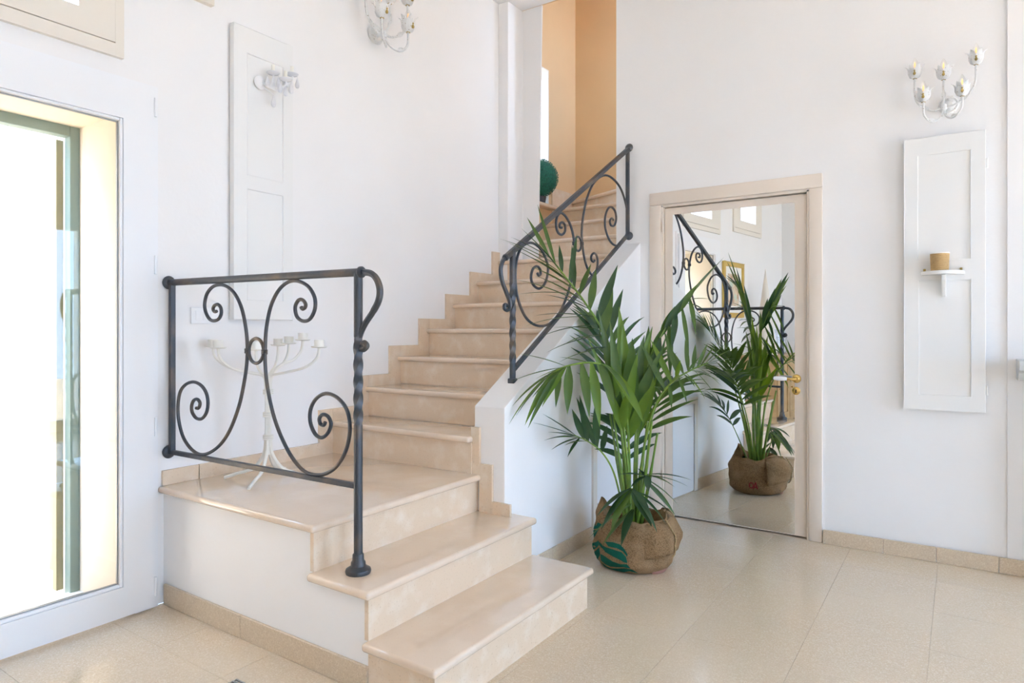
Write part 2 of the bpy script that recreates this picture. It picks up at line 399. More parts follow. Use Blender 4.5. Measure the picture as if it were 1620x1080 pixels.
# winder at the top
ZW = 2.50
MB().prism([(0.0, 5.53), (0.66, 5.225), (1.295, 5.0), (1.295, 5.625), (0.0, 5.625)], 2, ZW-NT, ZW).build('tread', 'tread_marble', st, bevel=0.012, seg=3, smooth=True)
MB().prism([(0.02, 5.55), (0.67, 5.25), (1.29, 5.03), (1.29, 5.05), (0.68, 5.27), (0.02, 5.57)], 2, zk(13), ZW-NT).build('riser', 'riser_marble', st)
# plaster soffit below the flight (fills the triangle behind the parapet)
MB().prism([(2.66, 0.0), (5.6, 0.0), (5.6, zk(13)-0.06)] + [p for k in range(13, 4, -1) for p in ((yk(k)+OV+0.02, zk(k)-NT-0.001), (yk(k)+OV+0.02, zk(k-1)-NT-0.001))] + [(yk(4)+OV+0.03, zk(4)-NT-0.001), (yk(4)+OV+0.03, 0.0)], 0, 0.002, 1.046).build('step_core', 'plaster', st)
# stepped skirting on the left wall, one stone per step
SH = 0.07
box(0.0, 0.016, YL+0.02, 1.80, Z3, Z3+SH).build('skirting_stone', 'riser_marble', st, bevel=0.002, seg=1)
for k in range(3, 13):
    z = Z3 if k == 3 else zk(k)
    zn = zk(k+1); yn = yk(k+1)
    a = 1.802 if k == 3 else yk(k)+OV
    b = yn-0.07; e = yn+OV
    if k >= 11: a = max(a, 4.71)
    if k == 10: b = min(b, 4.338); e = 4.338
    if k >= 12: continue
    if k == 10:
        poly = [(a, z+SH), (a, z), (e, z), (e, z+SH)]
    elif k == 11: poly = [(a, z), (e, z), (e, z+SH), (a, z+SH)]
    else: poly = [(a+0.001, z+SH), (a+0.001, z+0.0), (e, z+0.0), (e, zn+SH), (b, zn+SH), (b, z+SH)]
    MB().prism(poly, 0, 0.0, 0.016).build('skirting_stone', 'riser_marble', st)
box(0.0, 0.016, 5.17, 5.60, zk(13), zk(13)+0.20).build('skirting_stone', 'riser_marble', st)
# window sill of the shaft with rounded nose
slab('sill', -TH, 0.085, 4.70, 5.16, 2.385, 0.034)

# parapet of the upper flight, with the stepped skirting on its front end
YP = 2.655
pt = lambda y: 0.89+0.596*(y-YP)
pr = MB().prism([(YP, 0.0), (YB, 0.0), (YB, pt(YB)), (YP, pt(YP))], 0, 1.05, 1.235)
par = pr.build('wall_parapet', 'plaster', kind='structure', bevel=0.004, seg=2)
def front_strip(px0, px1, z0, z1, n='skirting_stone'):
    a = on(px0, 720, 1, YP-0.015).x; b = on(px1, 720, 1, YP-0.015).x
    box(a, b, YP-0.016, YP, z0, z1).build(n, 'riser_marble', st)
front_strip(745, 758, Z3, 0.785); front_strip(758.3, 778, Z2, 0.605); front_strip(778.3, 806.5, Z2, 0.425)
# cupboard door in the side of the parapet
cb = empty('door_3', (1.24, 3.93, 0), kind='structure')
for a in ((3.575, 3.625, 0, 0.74), (4.225, 4.275, 0, 0.74), (3.626, 4.224, 0.69, 0.74)):
    box(1.235, 1.251, *a).build('casing', 'cream_window', cb, bevel=0.003)
box(1.235, 1.245, 3.630, 4.220, 0.012, 0.686).build('leaf', 'white_lacquer', cb, bevel=0.003)
for z in (0.16, 0.53): tube([(1.252, 3.628, z), (1.252, 3.628, z+0.055)], 0.005, 8).build('hinge', 'steel', cb, smooth=True)

# ------------------------------------------------------------------ mirror door in the back wall
d1 = empty('door_1', (1.85, YB, 0), kind='structure')
CF = YB-0.016
def cas(x0, x1, z0, z1, poly=None):
    return box(x0, x1, CF, YB+0.02, z0, z1).build('casing', 'cream_wood', d1, bevel=0.006, seg=2, smooth=True)
cas(1.305, 1.388, 0, 2.128); cas(2.326, 2.401, 0, 2.128); cas(1.305, 2.401, 2.1285, 2.214)
for a in ((1.3885, 1.400, 0, 2.114), (2.314, 2.3255, 0, 2.114), (1.4005, 2.3135, 2.112, 2.1275)):
    box(a[0], a[1], CF+0.012, YB+0.05, a[2], a[3]).build('door_stop', 'cream_wood', d1)
box(1.3855, 2.3295, YB+0.075, YB+0.10, 0.002, 2.12).build('gap_shadow_board', 'dark_gap', d1)  # near-black board behind the leaf; its colour paints shadow into the gap
LY = YB+0.022
lf = wall_mesh(1, LY, LY+0.04, 1.405, 2.308, 0.008, 2.106, [(1.458, 2.240, 0.012, 2.060)]).build('leaf', 'cream_wood', d1)
box(1.4585, 2.2395, LY+0.003, LY+0.008, 0.0125, 2.0595).build('mirror', 'mirror_silver', d1)
for z in (0.24, 1.06, 1.94):
    hz = lathe([(0.0001,0),(0.007,0.002),(0.007,0.036),(0.008,0.037),(0.008,0.04),(0.007,0.041),(0.007,0.074),(0.0001,0.077)], (1.402, CF+0.004, z), 10).build('hinge', 'cream_wood', d1, smooth=True)
hp = on(1259.5, 599, 1, LY-0.012)
hd = lathe([(0.0001,-0.004),(0.026,-0.004),(0.027,0.002),(0.024,0.006),(0.018,0.007),(0.013,0.009),(0.010,0.012),(0.009,0.045),(0.0001,0.046)], (hp.x, LY, hp.z), 24, (0,-1,0)).build('handle', 'brass', d1, smooth=True)
tube(crom([(hp.x, LY-0.042, hp.z), (hp.x-0.02, LY-0.050, hp.z-0.001), (hp.x-0.045, LY-0.052, hp.z)], 4), [0.009]*4+[0.008]*5, 10).build('lever', 'brass', hd, smooth=True)
lathe([(0.0001,0),(0.009,0.001),(0.012,0.012),(0.014,0.035),(0.0135,0.06),(0.010,0.078),(0.0001,0.084)], (hp.x-0.043, LY-0.052, hp.z), 16, (-1,0,0.02)).build('grip', 'porcelain', hd, smooth=True)
kp = on(1259.5, 618, 1, LY)
ke = lathe([(0.0001,-0.002),(0.024,-0.002),(0.025,0.003),(0.021,0.005),(0.0001,0.005)], (kp.x, LY, kp.z), 24, (0,-1,0)).build('keyhole_plate', 'brass', d1, smooth=True)
box(kp.x-0.0035, kp.x+0.0035, LY-0.0062, LY-0.004, kp.z-0.012, kp.z+0.008).build('keyhole', 'dark_gap', ke)

# ------------------------------------------------------------------ glass door in the left wall
d2 = empty('door_2', (0, 1.06, 0), kind='structure')
wall_mesh(0, -0.03, 0.016, 0.50, 1.601, 0.0, 2.395, [(0.60, 1.50, -1, 2.30)]).build('frame', 'white_lacquer', d2)
lf = wall_mesh(0, 0.0165, 0.036, 0.545, 1.574, 0.010, 2.368, [(0.672, 1.440, 0.142, 2.208)]).build('leaf', 'white_lacquer', d2)
for a in ((0.672, 0.684, 0.142, 2.208), (1.428, 1.440, 0.142, 2.208)): box(0.008, 0.030, *a).build('glazing_bead', 'white_lacquer', d2, bevel=0.004)
for a in ((0.6845, 1.4275, 0.142, 0.154), (0.6845, 1.4275, 2.196, 2.208)): box(0.008, 0.030, *a).build('glazing_bead', 'white_lacquer', d2, bevel=0.004)
for a in ((0.6845, 0.690, 0.1545, 2.1955), (1.422, 1.4275, 0.1545, 2.1955), (0.6905, 1.4215, 0.1545, 0.160), (0.6905, 1.4215, 2.190, 2.1955)):
    box(0.004, 0.014, *a).build('gasket', 'grille_metal', d2)
box(0.006, 0.012, 0.686, 1.426, 0.156, 2.194).build('pane', 'pane_glass', d2)
for z in (0.06, 0.79, 1.53, 2.25): tube([(0.040, 1.578, z), (0.040, 1.578, z+0.085)], 0.0065, 8).build('hinge', 'white_lacquer', d2, smooth=True)
box(-0.36, -0.03, 0.66, 1.452, 0.0, 0.03).build('threshold', 'outdoor_stone', d2)
box(-TH+0.021, -0.0305, 1.446, 1.4515, 0.0305, 2.2435).build('reveal_lining', 'reveal_cream', d2)
box(-TH+0.021, -0.0305, 0.6605, 0.666, 0.0305, 2.2435).build('reveal_lining', 'reveal_cream', d2)
box(-TH+0.021, -0.0305, 0.6665, 1.4455, 2.238, 2.2445).build('reveal_lining', 'reveal_cream', d2)
# green outer frame and the folded shutter leaf outside
og = empty('trim_2', (-TH, 1.06, 0), kind='structure')
box(-TH-0.04, -TH+0.02, 1.405, 1.451, 0.0, 2.244).build('post', 'shutter_green', og, bevel=0.004)
box(-TH-0.04, -TH+0.02, 0.661, 0.707, 0.0, 2.244).build('post', 'shutter_green', og, bevel=0.004)
box(-TH-0.04, -TH+0.02, 0.7075, 1.4045, 2.19, 2.244).build('header', 'shutter_green', og, bevel=0.004)
sh = empty('folding_shutter', (-0.55, 1.39, 0), 'ochre and grey louvred shutter leaf folded open outside the glass door', 'shutter')
box(-TH-0.085, -TH-0.045, 1.372, 1.404, 0.035, 2.18).build('stile', 'shutter_ochre', sh, bevel=0.003)
box(-TH-0.40, -TH-0.36, 1.478, 1.510, 0.035, 2.18).build('stile', 'shutter_ochre', sh, bevel=0.003)
xa, ya, xb, yb = -TH-0.359, 1.486, -TH-0.086, 1.380
for z in [0.10+i*0.075 for i in range(27)]:
    MB().add([(xa,ya,z),(xb,yb,z),(xb,yb+0.018,z+0.05),(xa,ya+0.018,z+0.05),(xa,ya,z+0.008),(xb,yb,z+0.008),(xb,yb+0.018,z+0.058),(xa,ya+0.018,z+0.058)],
             [(0,3,2,1),(4,5,6,7),(0,1,5,4),(1,2,6,5),(2,3,7,6),(3,0,4,7)]).build('slat', 'shutter_ochre', sh)

# clerestory windows
def clerestory(name, y0, y1, z0, z1, op):
    r = empty(name, (0, (y0+y1)/2, z0), kind='structure'); b = 0.036
    box(0.0, 0.022, y0, y0+b, z0, z1).build('casing', 'cream_window', r); box(0.0, 0.022, y1-b, y1, z0, z1).build('casing', 'cream_window', r)
    box(0.0, 0.022, y0+b+0.0002, y1-b-0.0002, z1-b, z1).build('casing', 'cream_window', r)
    box(0.0, 0.022, y0+b+0.0002, y1-b-0.0002, z0, z0+0.056).build('sill', 'cream_window', r)
    wall_mesh(0, -0.02, 0.0215, y0+b+0.0004, y1-b-0.0004, z0+0.0610, z1-b-0.0004, [op]).build('sash', 'cream_window', r)
    box(-0.001, 0.008, y0+b+0.0004, y1-b-0.0004, z0+0.0562, z0+0.0608).build('groove', 'cream_window', r)
    box(-0.012, -0.006, op[0], op[1], op[2], op[3]).build('pane', 'pane_glass', r)
clerestory('window_1', 0.50, 1.449, 2.475, 3.50, (0.74, 1.268, 2.637, 3.33))
clerestory('window_2', -0.80, 0.11, 2.56, 3.50, (-0.60, -0.10, 2.73, 3.33))
r = empty('window_3', (0, 1.7, 2.88), kind='structure')
wall_mesh(0, 0.0, 0.03, 1.55, 1.872, 2.878, 3.35, [(1.60, 1.825, 2.93, 3.30)]).build('casing', 'cream_window', r)
box(-0.02, -0.014, 1.60, 1.825, 2.93, 3.30).build('pane', 'pane_glass', r)
# stair shaft window
r = empty('window_4', (-0.3, 4.9, 2.39), kind='structure')
wall_mesh(0, -0.36, -0.31, 4.70, 5.128, 2.387, 3.618, [(4.75, 5.08, 2.44, 3.57)]).build('frame', 'white_lacquer', r)
box(-0.34, -0.334, 4.75, 5.08, 2.44, 3.57).build('pane', 'pane_glass', r)
box(-0.305, -0.001, 5.122, 5.1295, 2.3865, 3.6195).build('reveal_lining', 'plaster', r)
box(-0.305, -0.001, 4.7005, 5.1215, 3.612, 3.6195).build('reveal_lining', 'plaster', r)
r = empty('window_fill_shaft', (1.5, 5.1, 2.75), kind='structure')  # unseen window added to let more sky light into the shaft
wall_mesh(0, 1.50, 1.55, 5.05, 5.50, 3.1, 4.5, [(5.08, 5.47, 3.13, 4.47)]).build('frame', 'white_lacquer', r)
box(1.52, 1.526, 5.08, 5.47, 3.13, 4.47).build('pane', 'pane_glass', r)
# glass doors of the right wall (behind the camera's right shoulder, the room's main daylight); the rear one is added as fill
for n, (a, b) in (('window_5', (2.4, 3.9)), ('window_fill_rear', (-0.9, 0.5))):
    r = empty(n, (XR+0.05, (a+b)/2, 0.05), kind='structure')
    m = (b-a)/2
    k = 3 if b-a > 2.5 else 2
    hs = [(a+(b-a)*i/k+0.055, a+(b-a)*(i+1)/k-0.055, 0.14, 2.52) for i in range(k)]
    wall_mesh(0, XR+0.03, XR+0.08, a, b, 0.05, 2.60, hs).build('frame', 'white_lacquer', r)
    for h in hs: box(XR+0.052, XR+0.058, *h).build('pane', 'pane_glass', r)

# ------------------------------------------------------------------ wrought iron railings
def railing_low():
    A = Vector((0.0, 1.658, 0)); B = Vector((1.215, 1.722, 0)); dn = (B-A).normalized(); n = Vector((dn.y, -dn.x, 0))
    r = empty('iron_railing', (1.2, 1.72, Z2), 'low wrought iron railing with big scrolls across the landing edge', 'railing', 'wrought iron railings')
    P = lambda px, py: onplane(px, py, A, n)
    C = lambda u, v: P(240+0.3518*u, 400+0.3518*v)
    rt = P(268, 446); rt = A + dn*0.0 + Vector((0, 0, 1.497)); re = A+dn*1.232+Vector((0, 0, 1.492))
    tube([rt, re], 0.0155, 14).build('top_rail', 'iron', r, smooth=True)
    lb = A+dn*0.03+Vector((0, 0, 0.703)); le = B+Vector((0, 0, 0.690))
    tube([A+Vector((0, 0, 0.703)), le], 0.0145, 4, square=True).build('bottom_rail', 'iron', r, bevel=0.003)
    tube([lb, A+dn*0.03+Vector((0, 0, 1.495))], 0.0165, 4, square=True).build('wall_bar', 'iron', r, bevel=0.003)
    for z in (1.497, 0.703):
        lathe([(0.0001,0.0),(0.030,0.001),(0.032,0.006),(0.028,0.012),(0.018,0.016),(0.0001,0.017)], A+Vector((0.0, 0, z)), 18, (1,0,0)).build('wall_rosette', 'iron', r, smooth=True)
    # post: plain foot, twisted middle, plain top
    pz = lambda z: B+Vector((0, 0, z))
    tube([pz(Z2+0.01), pz(0.92)], 0.0165, 16).build('post', 'iron', r, smooth=True)
    tube([pz(0.92+0.33*i/48) for i in range(49)], 0.0185, 8, twist=2*math.pi*1.3/48, flute=0.16).build('twisted_post', 'iron', r, smooth=True, angle=60)
    tube([pz(1.25), pz(1.49)], 0.0165, 16).build('post', 'iron', r, smooth=True)
    lathe([(0.0001,0),(0.046,0.0),(0.048,0.008),(0.046,0.016),(0.036,0.022),(0.028,0.028),(0.027,0.042),(0.022,0.048),(0.021,0.070),(0.018,0.074),(0.0001,0.075)], pz(Z2), 24).build('foot', 'iron', r, smooth=True)
    lathe([(0.0001,-0.012),(0.017,-0.010),(0.022,-0.004),(0.022,0.004),(0.017,0.010),(0.0001,0.012)], re, 16, tuple(dn)).build('end_cap', 'iron', r, smooth=True)
    L1 = [(292,262),(283,264),(276,252),(283,236),(299,232),(311,248),(312,276),(297,300),(268,303),(247,276),(238,235),(248,185),(275,152),(310,143),(345,155),(378,190),(405,250),(422,330),(430,410),(428,490),(416,580),(392,690),(350,800),(300,870),(240,905),(190,892),(145,835),(123,760),(118,690),(128,625),(155,590),(190,580),(224,597),(246,632),(253,675),(246,718),(225,745),(200,742),(182,715),(180,685),(190,662),(206,658),(217,675),(211,697),(200,697)]
    R1 = [(672,242),(678,252),(689,246),(692,230),(680,212),(662,211),(647,235),(646,262),(656,290),(680,306),(708,300),(728,270),(736,232),(729,190),(700,147),(650,125),(608,134),(568,172),(535,242),(516,335),(510,430),(511,510),(520,600),(545,720),(582,825),(632,920),(690,983),(755,998),(818,972),(863,912),(887,835),(890,755),(871,692),(830,647),(782,632),(740,655),(715,702),(713,760),(735,813),(765,830),(793,808),(806,768),(792,734),(768,727),(754,745),(759,768),(774,774),(781,760)]
    for pts in (L1, R1):
        tube(crom([C(*p) for p in pts], 5), 0.0075, 8).build('scroll', 'iron', r, smooth=True)
    ring = [C(470+33*math.cos(a), 440+56*math.sin(a)) for a in [2*math.pi*i/28 for i in range(28)]]
    tube(ring, 0.0072, 8, closed=True).build('ring', 'iron', r, smooth=True)
    for u, v in ((431, 440), (507, 445)):
        c = C(u, v); lathe([(0.011,-0.011),(0.014,-0.007),(0.012,-0.003),(0.014,0.0),(0.012,0.003),(0.014,0.007),(0.011,0.011)], c, 12).build('collar', 'iron', r, smooth=True)
    curl = [re] + [C(*p) for p in [(985,92),(1012,118),(1026,165),(1020,215),(995,265),(962,315),(940,360),(930,400),(938,428),(955,432),(966,418),(958,405),(946,410)]]
    tube(crom(curl, 6), [0.0125]*30+[0.0115]*(6*13+1-30), 8).build('end_curl', 'iron', r, smooth=True)
railing_low()
def railing_high():
    XW = 1.15
    r = empty('iron_railing', (XW, 2.87, 1.0), 'sloping wrought iron railing standing on the stair parapet behind the palm', 'railing', 'wrought iron railings')
    P = lambda px, py: on(px, py, 0, XW)
    C = lambda u, v: P(740+0.3704*u, 220+0.3704*v)
    t0 = P(800, 407); t1 = Vector((XW, YB, 2.557)); t1b = t1-Vector((0, 0.0, 0))
    tube([t0, t1b], 0.0185, 4, square=True).build('top_rail', 'iron', r, bevel=0.003)
    pb = P(811, 598); y = pb.y
    pz = lambda z: Vector((XW, y, z))
    zt = t0.z + (t1.z-t0.z)*(y-t0.y)/(t1.y-t0.y)
    tube([pz(pt(y)-0.015), pz(1.10)], 0.0165, 16).build('post', 'iron', r, smooth=True)
    tube([pz(1.10+0.42*i/48) for i in range(49)], 0.018, 8, twist=2*math.pi*1.6/48, flute=0.16).build('twisted_post', 'iron', r, smooth=True, angle=60)
    tube([pz(1.52), pz(zt)], 0.0165, 16).build('post', 'iron', r, smooth=True)
    box(XW-0.021, XW+0.021, y-0.019, y+0.019, pt(y)-0.012, pt(y)+0.016).build('foot', 'iron', r, bevel=0.006)
    b0 = P(817, 588); b1 = P(996, 376); b1 = Vector((XW, YB-0.022, 1.945))
    tube([Vector((XW, y, pt(y)+0.055)), b1], 0.0155, 4, square=True).build('bottom_rail', 'iron', r, bevel=0.003)
    tube([Vector((XW, YB-0.03, 1.94)), Vector((XW, YB-0.03, 2.54))], 0.0165, 4, square=True).build('wall_bar', 'iron', r, bevel=0.003)
    for z in (2.557, 1.936):
        lathe([(0.0001,0.0),(0.028,0.001),(0.030,0.006),(0.027,0.012),(0.017,0.022),(0.0001,0.03)], Vector((XW, YB, z)), 18, (0,-1,0)).build('wall_rosette', 'iron', r, smooth=True)
    Ls = [(297,572),(303,582),(311,575),(309,555),(295,543),(278,555),(270,590),(280,622),(305,638),(330,615),(342,570),(340,530),(318,478),(290,450),(262,443),(230,462),(210,510),(203,580),(208,650),(225,715),(255,770),(300,797),(350,787),(395,735),(430,650),(450,560),(457,480),(447,395),(425,340),(400,315),(382,330),(377,365),(385,398),(402,408),(415,393),(415,368),(404,355),(393,362),(394,376),(402,378)]
    Rs = [(542,518),(536,524),(528,515),(528,499),(538,487),(550,497),(555,525),(549,560),(530,578),(509,545),(494,485),(487,405),(493,330),(510,250),(540,185),(580,155),(615,165),(650,205),(672,265),(682,330),(680,395),(662,435),(635,455),(608,435),(590,390),(586,340),(597,300),(613,290),(629,308),(634,340),(626,368),(612,368),(607,350),(614,338),(622,345)]
    for pts in (Ls, Rs):
        tube(crom([C(*p) for p in pts], 5), 0.0075, 8).build('scroll', 'iron', r, smooth=True)
    tube([C(471+14*math.cos(a), 447+31*math.sin(a)) for a in [2*math.pi*i/24 for i in range(24)]], 0.0072, 8, closed=True).build('ring', 'iron', r, smooth=True)
    for u, v in ((455, 445), (487, 447)):
        lathe([(0.011,-0.011),(0.014,-0.007),(0.012,-0.003),(0.014,0.0),(0.012,0.003),(0.014,0.007),(0.011,0.011)], C(u, v), 12).build('collar', 'iron', r, smooth=True)
    curl = [C(172,497),(C(152,515)),C(141,555),C(147,605),C(163,650),C(178,690),C(180,718),C(168,730),C(157,722),C(158,708),C(168,710)]
    tube(crom(curl, 6), 0.011, 8).build('end_curl', 'iron', r, smooth=True)
    lathe([(0.0001,-0.014),(0.015,-0.012),(0.019,0.0),(0.015,0.012),(0.0001,0.014)], t0, 14, tuple((t1-t0).normalized())).build('end_cap', 'iron', r, smooth=True)
railing_high()

# ------------------------------------------------------------------ old shutters hung flat on the walls
def shutter(name, ax, face, u0, u1, z0, z1, panels, label, hinges):
    # ax 0: hangs on a wall x = face (towards +x); ax 1: wall y = face (towards -y)
    th = 0.032; off = 0.012
    if ax == 0:
        root = empty(name, (face+0.02, (u0+u1)/2, z0), label, 'shutter', 'white shutters hung on the walls'); f0, f1 = face+off, face+off+th; s = 1
    else:
        root = empty(name, ((u0+u1)/2, face-0.02, z0), label, 'shutter', 'white shutters hung on the walls'); f0, f1 = face-off-th, face-off; s = -1
    wall_mesh(ax, f0, f1, u0, u1, z0, z1, panels).build('frame', 'white_wood', root, bevel=0.003, seg=2)
    for p in panels:
        g = 0.0005
        a, b, c, d = p[0]+g, p[1]-g, p[2]+g, p[3]-g
        fr = f1-0.006 if ax == 0 else f0+0.006; bk = f1-0.024 if ax == 0 else f0+0.024
        i = 0.030
        fr2 = f1-0.005 if ax == 0 else f0+0.005
        mb = MB()
        def P(u, f, z): return (f, u, z) if ax == 0 else (u, f, z)
        vs = [P(a,bk,c),P(b,bk,c),P(b,bk,d),P(a,bk,d), P(a,fr,c),P(b,fr,c),P(b,fr,d),P(a,fr,d), P(a+i,fr,c+i),P(b-i,fr,c+i),P(b-i,fr,d-i),P(a+i,fr,d-i)]
        mb.add(vs, [(0,1,2,3),(0,1,5,4),(1,2,6,5),(2,3,7,6),(3,0,4,7),(4,5,9,8),(5,6,10,9),(6,7,11,10),(7,4,8,11),(8,9,10,11)])
        mb.build('panel', 'white_wood', root)
    for z, u in hinges:
        if ax == 0: tube([(f1-0.01, u, z), (f1-0.01, u, z+0.05)], 0.006, 8).build('hinge', 'white_wood', root, smooth=True)
        else: tube([(u, f0+0.01, z), (u, f0+0.01, z+0.05)], 0.006, 8).build('hinge', 'white_wood', root, smooth=True)
    # wooden blocks that hold it off the wall
    for z in (z0+0.2, z1-0.25):
        if ax == 0: box(face, f0, u0+0.1, u0+0.16, z, z+0.06).build('wall_block', 'white_wood', root)
        else: box(u0+0.1, u0+0.16, f1, face, z, z+0.06).build('wall_block', 'white_wood', root)
    return root
shutter('wall_shutter', 0, 0.0, 1.968, 2.322, 1.328, 2.832, [(2.045, 2.262, 2.075, 2.70), (2.045, 2.262, 1.43, 2.00)], 'tall white panelled shutter hung on the wall behind the low railing', [])
shutter('wall_shutter', 1, YB, 2.824, 3.195, 0.838, 2.332, [(2.890, 3.130, 1.655, 2.235), (2.895, 3.132, 0.92, 1.545)], 'tall white panelled shutter with a corner shelf, right of the mirror door', [(0.93, 3.201), (2.13, 3.201)])

# ------------------------------------------------------------------ sconces
def sconce(loc, u, n, label, scale=1.0):
    u = Vector(u); n = Vector(n); z = Vector((0, 0, 1)); loc = Vector(loc)
    r = empty('wall_sconce', loc, label, 'wall lamp', 'white tulip wall sconces')
    W = lambda a, b, c: loc + (u*a + n*b + z*c)*scale
    def lathe(prof, *a, **k): return MB().lathe([(p*scale, q*scale) for p, q in prof], *a, **k)
    lathe([(0.0001,0.0),(0.046,0.0),(0.050,0.006),(0.043,0.013),(0.036,0.011),(0.026,0.020),(0.018,0.030),(0.0001,0.032)], W(0.02, 0, 0.03), 24, tuple(n)).build('backplate', 'worn_white_iron', r, smooth=True)
    tube(crom([W(0.015, 0.02, 0.02), W(0.0, 0.06, -0.01), W(0.0, 0.085, 0.0)], 5), 0.007*scale, 8).build('bracket', 'worn_white_iron', r, smooth=True)
    lathe([(0.0001,-0.02),(0.012,-0.015),(0.016,0.0),(0.012,0.015),(0.0001,0.02)], W(0, 0.085, 0), 14).build('hub', 'worn_white_iron', r, smooth=True)
    arms = [
        ((-0.132, 0.10, 0.175), [(0,.085,0),(-.05,.09,-.012),(-.10,.095,.02),(-.130,.10,.07)]),
        ((-0.090, 0.16, 0.022), [(0,.085,-.01),(-.015,.11,-.06),(-.05,.145,-.085),(-.083,.158,-.055),(-.090,.16,-.02)]),
        ((0.0, 0.12, 0.135), [(0,.085,0),(0,.112,.035),(0,.12,.09)]),
        ((0.082, 0.16, 0.020), [(0,.085,-.01),(.012,.11,-.055),(.04,.145,-.078),(.074,.158,-.05),(.082,.16,-.02)]),
        ((0.142, 0.10, 0.190), [(0,.085,0),(.05,.09,.005),(.105,.095,.04),(.138,.10,.10)])]
    for cup, path in arms:
        pts = crom([W(*p) for p in path]+[W(cup[0], cup[1], cup[2])], 6)
        a = tube(pts, 0.0056*scale, 7).build('arm', 'worn_white_iron', r, smooth=True)
        # a curled acanthus leaf along the bend
        i = len(pts)//3; lm = MB()
        for sgn in (-1, 1):
            b0 = pts[i]; b1 = pts[min(i+6, len(pts)-1)]; d = (b1-b0); side = d.cross(n).normalized()*sgn
            vs = []
            for q in range(5):
                s = q/4; c = b0+d*s; wv = 0.012*math.sin(math.pi*min(1, s*1.05+0.05))*scale
                vs += [c+n*0.004*scale, c+side*wv+n*(0.004+0.006*s)*scale - z*0.006*s*scale]
            lm.add(vs, [(2*q, 2*q+1, 2*q+3, 2*q+2) for q in range(4)])
        lm.build('leaf', 'worn_white_iron', a)
        c = W(*cup); cs = scale*1.2
        # tulip cup of six petals
        cm = MB()
        for k in range(6):
            a0 = 2*math.pi*k/6
            vs = []
            for i2, (rr, zz, ww) in enumerate([(0.006, 0.0, 0.30), (0.020, 0.008, 0.60), (0.027, 0.026, 0.62), (0.027, 0.042, 0.50), (0.031, 0.054, 0.26), (0.040, 0.060, 0.03)]):
                for q in (-1, 0, 1):
                    aa = a0+q*ww; r2 = rr*(1+0.05*(1-abs(q)))
                    vs.append(c + (u*math.cos(aa)+n*math.sin(aa))*r2*cs + z*zz*cs)
            cm.add(vs, [(3*i2+q, 3*i2+q+1, 3*i2+q+4, 3*i2+q+3) for i2 in range(5) for q in range(2)])
        cu = cm.build('tulip_cup', 'worn_white_iron', r, smooth=True, angle=70)
        lathe([(0.0001,0),(0.010,0.0),(0.011,0.010),(0.008,0.014),(0.0001,0.016)], c, 10).build('collar', 'old_brass', cu, smooth=True)
        lathe([(0.0001,-0.014),(0.006,-0.010),(0.0075,-0.004),(0.003,0.006),(0.0055,0.012),(0.0001,0.016)], c+n*0.031*scale+z*0.026*scale, 10).build('pendant', 'old_brass', cu, smooth=True)
        lathe([(0.0001,0.010),(0.0095,0.012),(0.0095,0.045),(0.0001,0.046)], c, 12).build('candle_sleeve', 'candle_wax', cu, smooth=True)
        bu = lathe([(0.0001,0.046),(0.008,0.047),(0.0165,0.062),(0.0175,0.074),(0.013,0.092),(0.006,0.108),(0.0001,0.118)], c, 14).build('bulb', 'bulb_glass', r, smooth=True)
        lathe([(0.0001,0.052),(0.0035,0.056),(0.004,0.082),(0.0015,0.092),(0.0001,0.093)], c, 8).build('filament', 'filament', bu, smooth=True)
    return r
hb = on(1493, 170, 1, 4.24)
sconce((hb.x, YB, hb.z), (1, 0, 0), (0, -1, 0), 'white metal tulip sconce above the shutter right of the mirror door')
sconce((0.0, 2.955, 3.115), (0, 1, 0), (1, 0, 0), 'white metal tulip sconce cut off at the top edge over the stairs', 1.32)
# small crystal sconce on the left shutter
def crystal_sconce():
    X0 = 0.044
    r = empty('crystal_sconce', (X0, 2.12, 2.50), 'small white sconce with glass drops on the left shutter', 'wall lamp')
    W = lambda px, py, x: on(px, py, 0, x)
    c = W(411, 131, X0+0.004)
    lathe([(0.0001,-0.004),(0.030,-0.004),(0.036,0.004),(0.030,0.014),(0.016,0.022),(0.0001,0.024)], c, 20, (1,0,0)).build('backplate', 'white_lacquer', r, smooth=True)
    ends = [W(432, 118, 0.10), W(452, 128, 0.16), W(462, 120, 0.10)]
    for e in ends:
        mid = (c+e)/2+Vector((0.03, 0, -0.05))
        tube(crom([c+Vector((0.02,0,0)), mid, e+Vector((0,0,-0.02)), e], 6), 0.0045, 7).build('arm', 'white_lacquer', r, smooth=True)
        lathe([(0.004,-0.004),(0.03,0.004),(0.034,0.010),(0.029,0.007),(0.004,0.002)], e, 18).build('drip_dish', 'milk_glass', r, smooth=True)
        lathe([(0.0001,0.0),(0.009,0.002),(0.009,0.050),(0.0001,0.052)], e, 12).build('candle_sleeve', 'candle_wax', r, smooth=True)
        for k in range(3):
            a = 2*math.pi*k/3+0.4; p = e+Vector((0.031*math.cos(a), 0.031*math.sin(a), -0.002))
            tube([p, p+Vector((0,0,-0.016))], 0.0012, 5).build('wire', 'steel', r)
            lathe([(0.0001,0.0),(0.004,-0.006),(0.011,-0.030),(0.0125,-0.040),(0.008,-0.050),(0.0001,-0.054)], p+Vector((0,0,-0.014)), 8).build('glass_drop', 'milk_glass', r)
    p = W(433, 150, 0.09)
    tube([c+Vector((0.02,0,-0.02)), p], 0.003, 6).build('arm', 'white_lacquer', r, smooth=True)
    lathe([(0.0001,0.0),(0.004,-0.006),(0.012,-0.036),(0.014,-0.05),(0.008,-0.062),(0.0001,-0.066)], p, 8).build('glass_drop', 'milk_glass', r)
crystal_sconce()

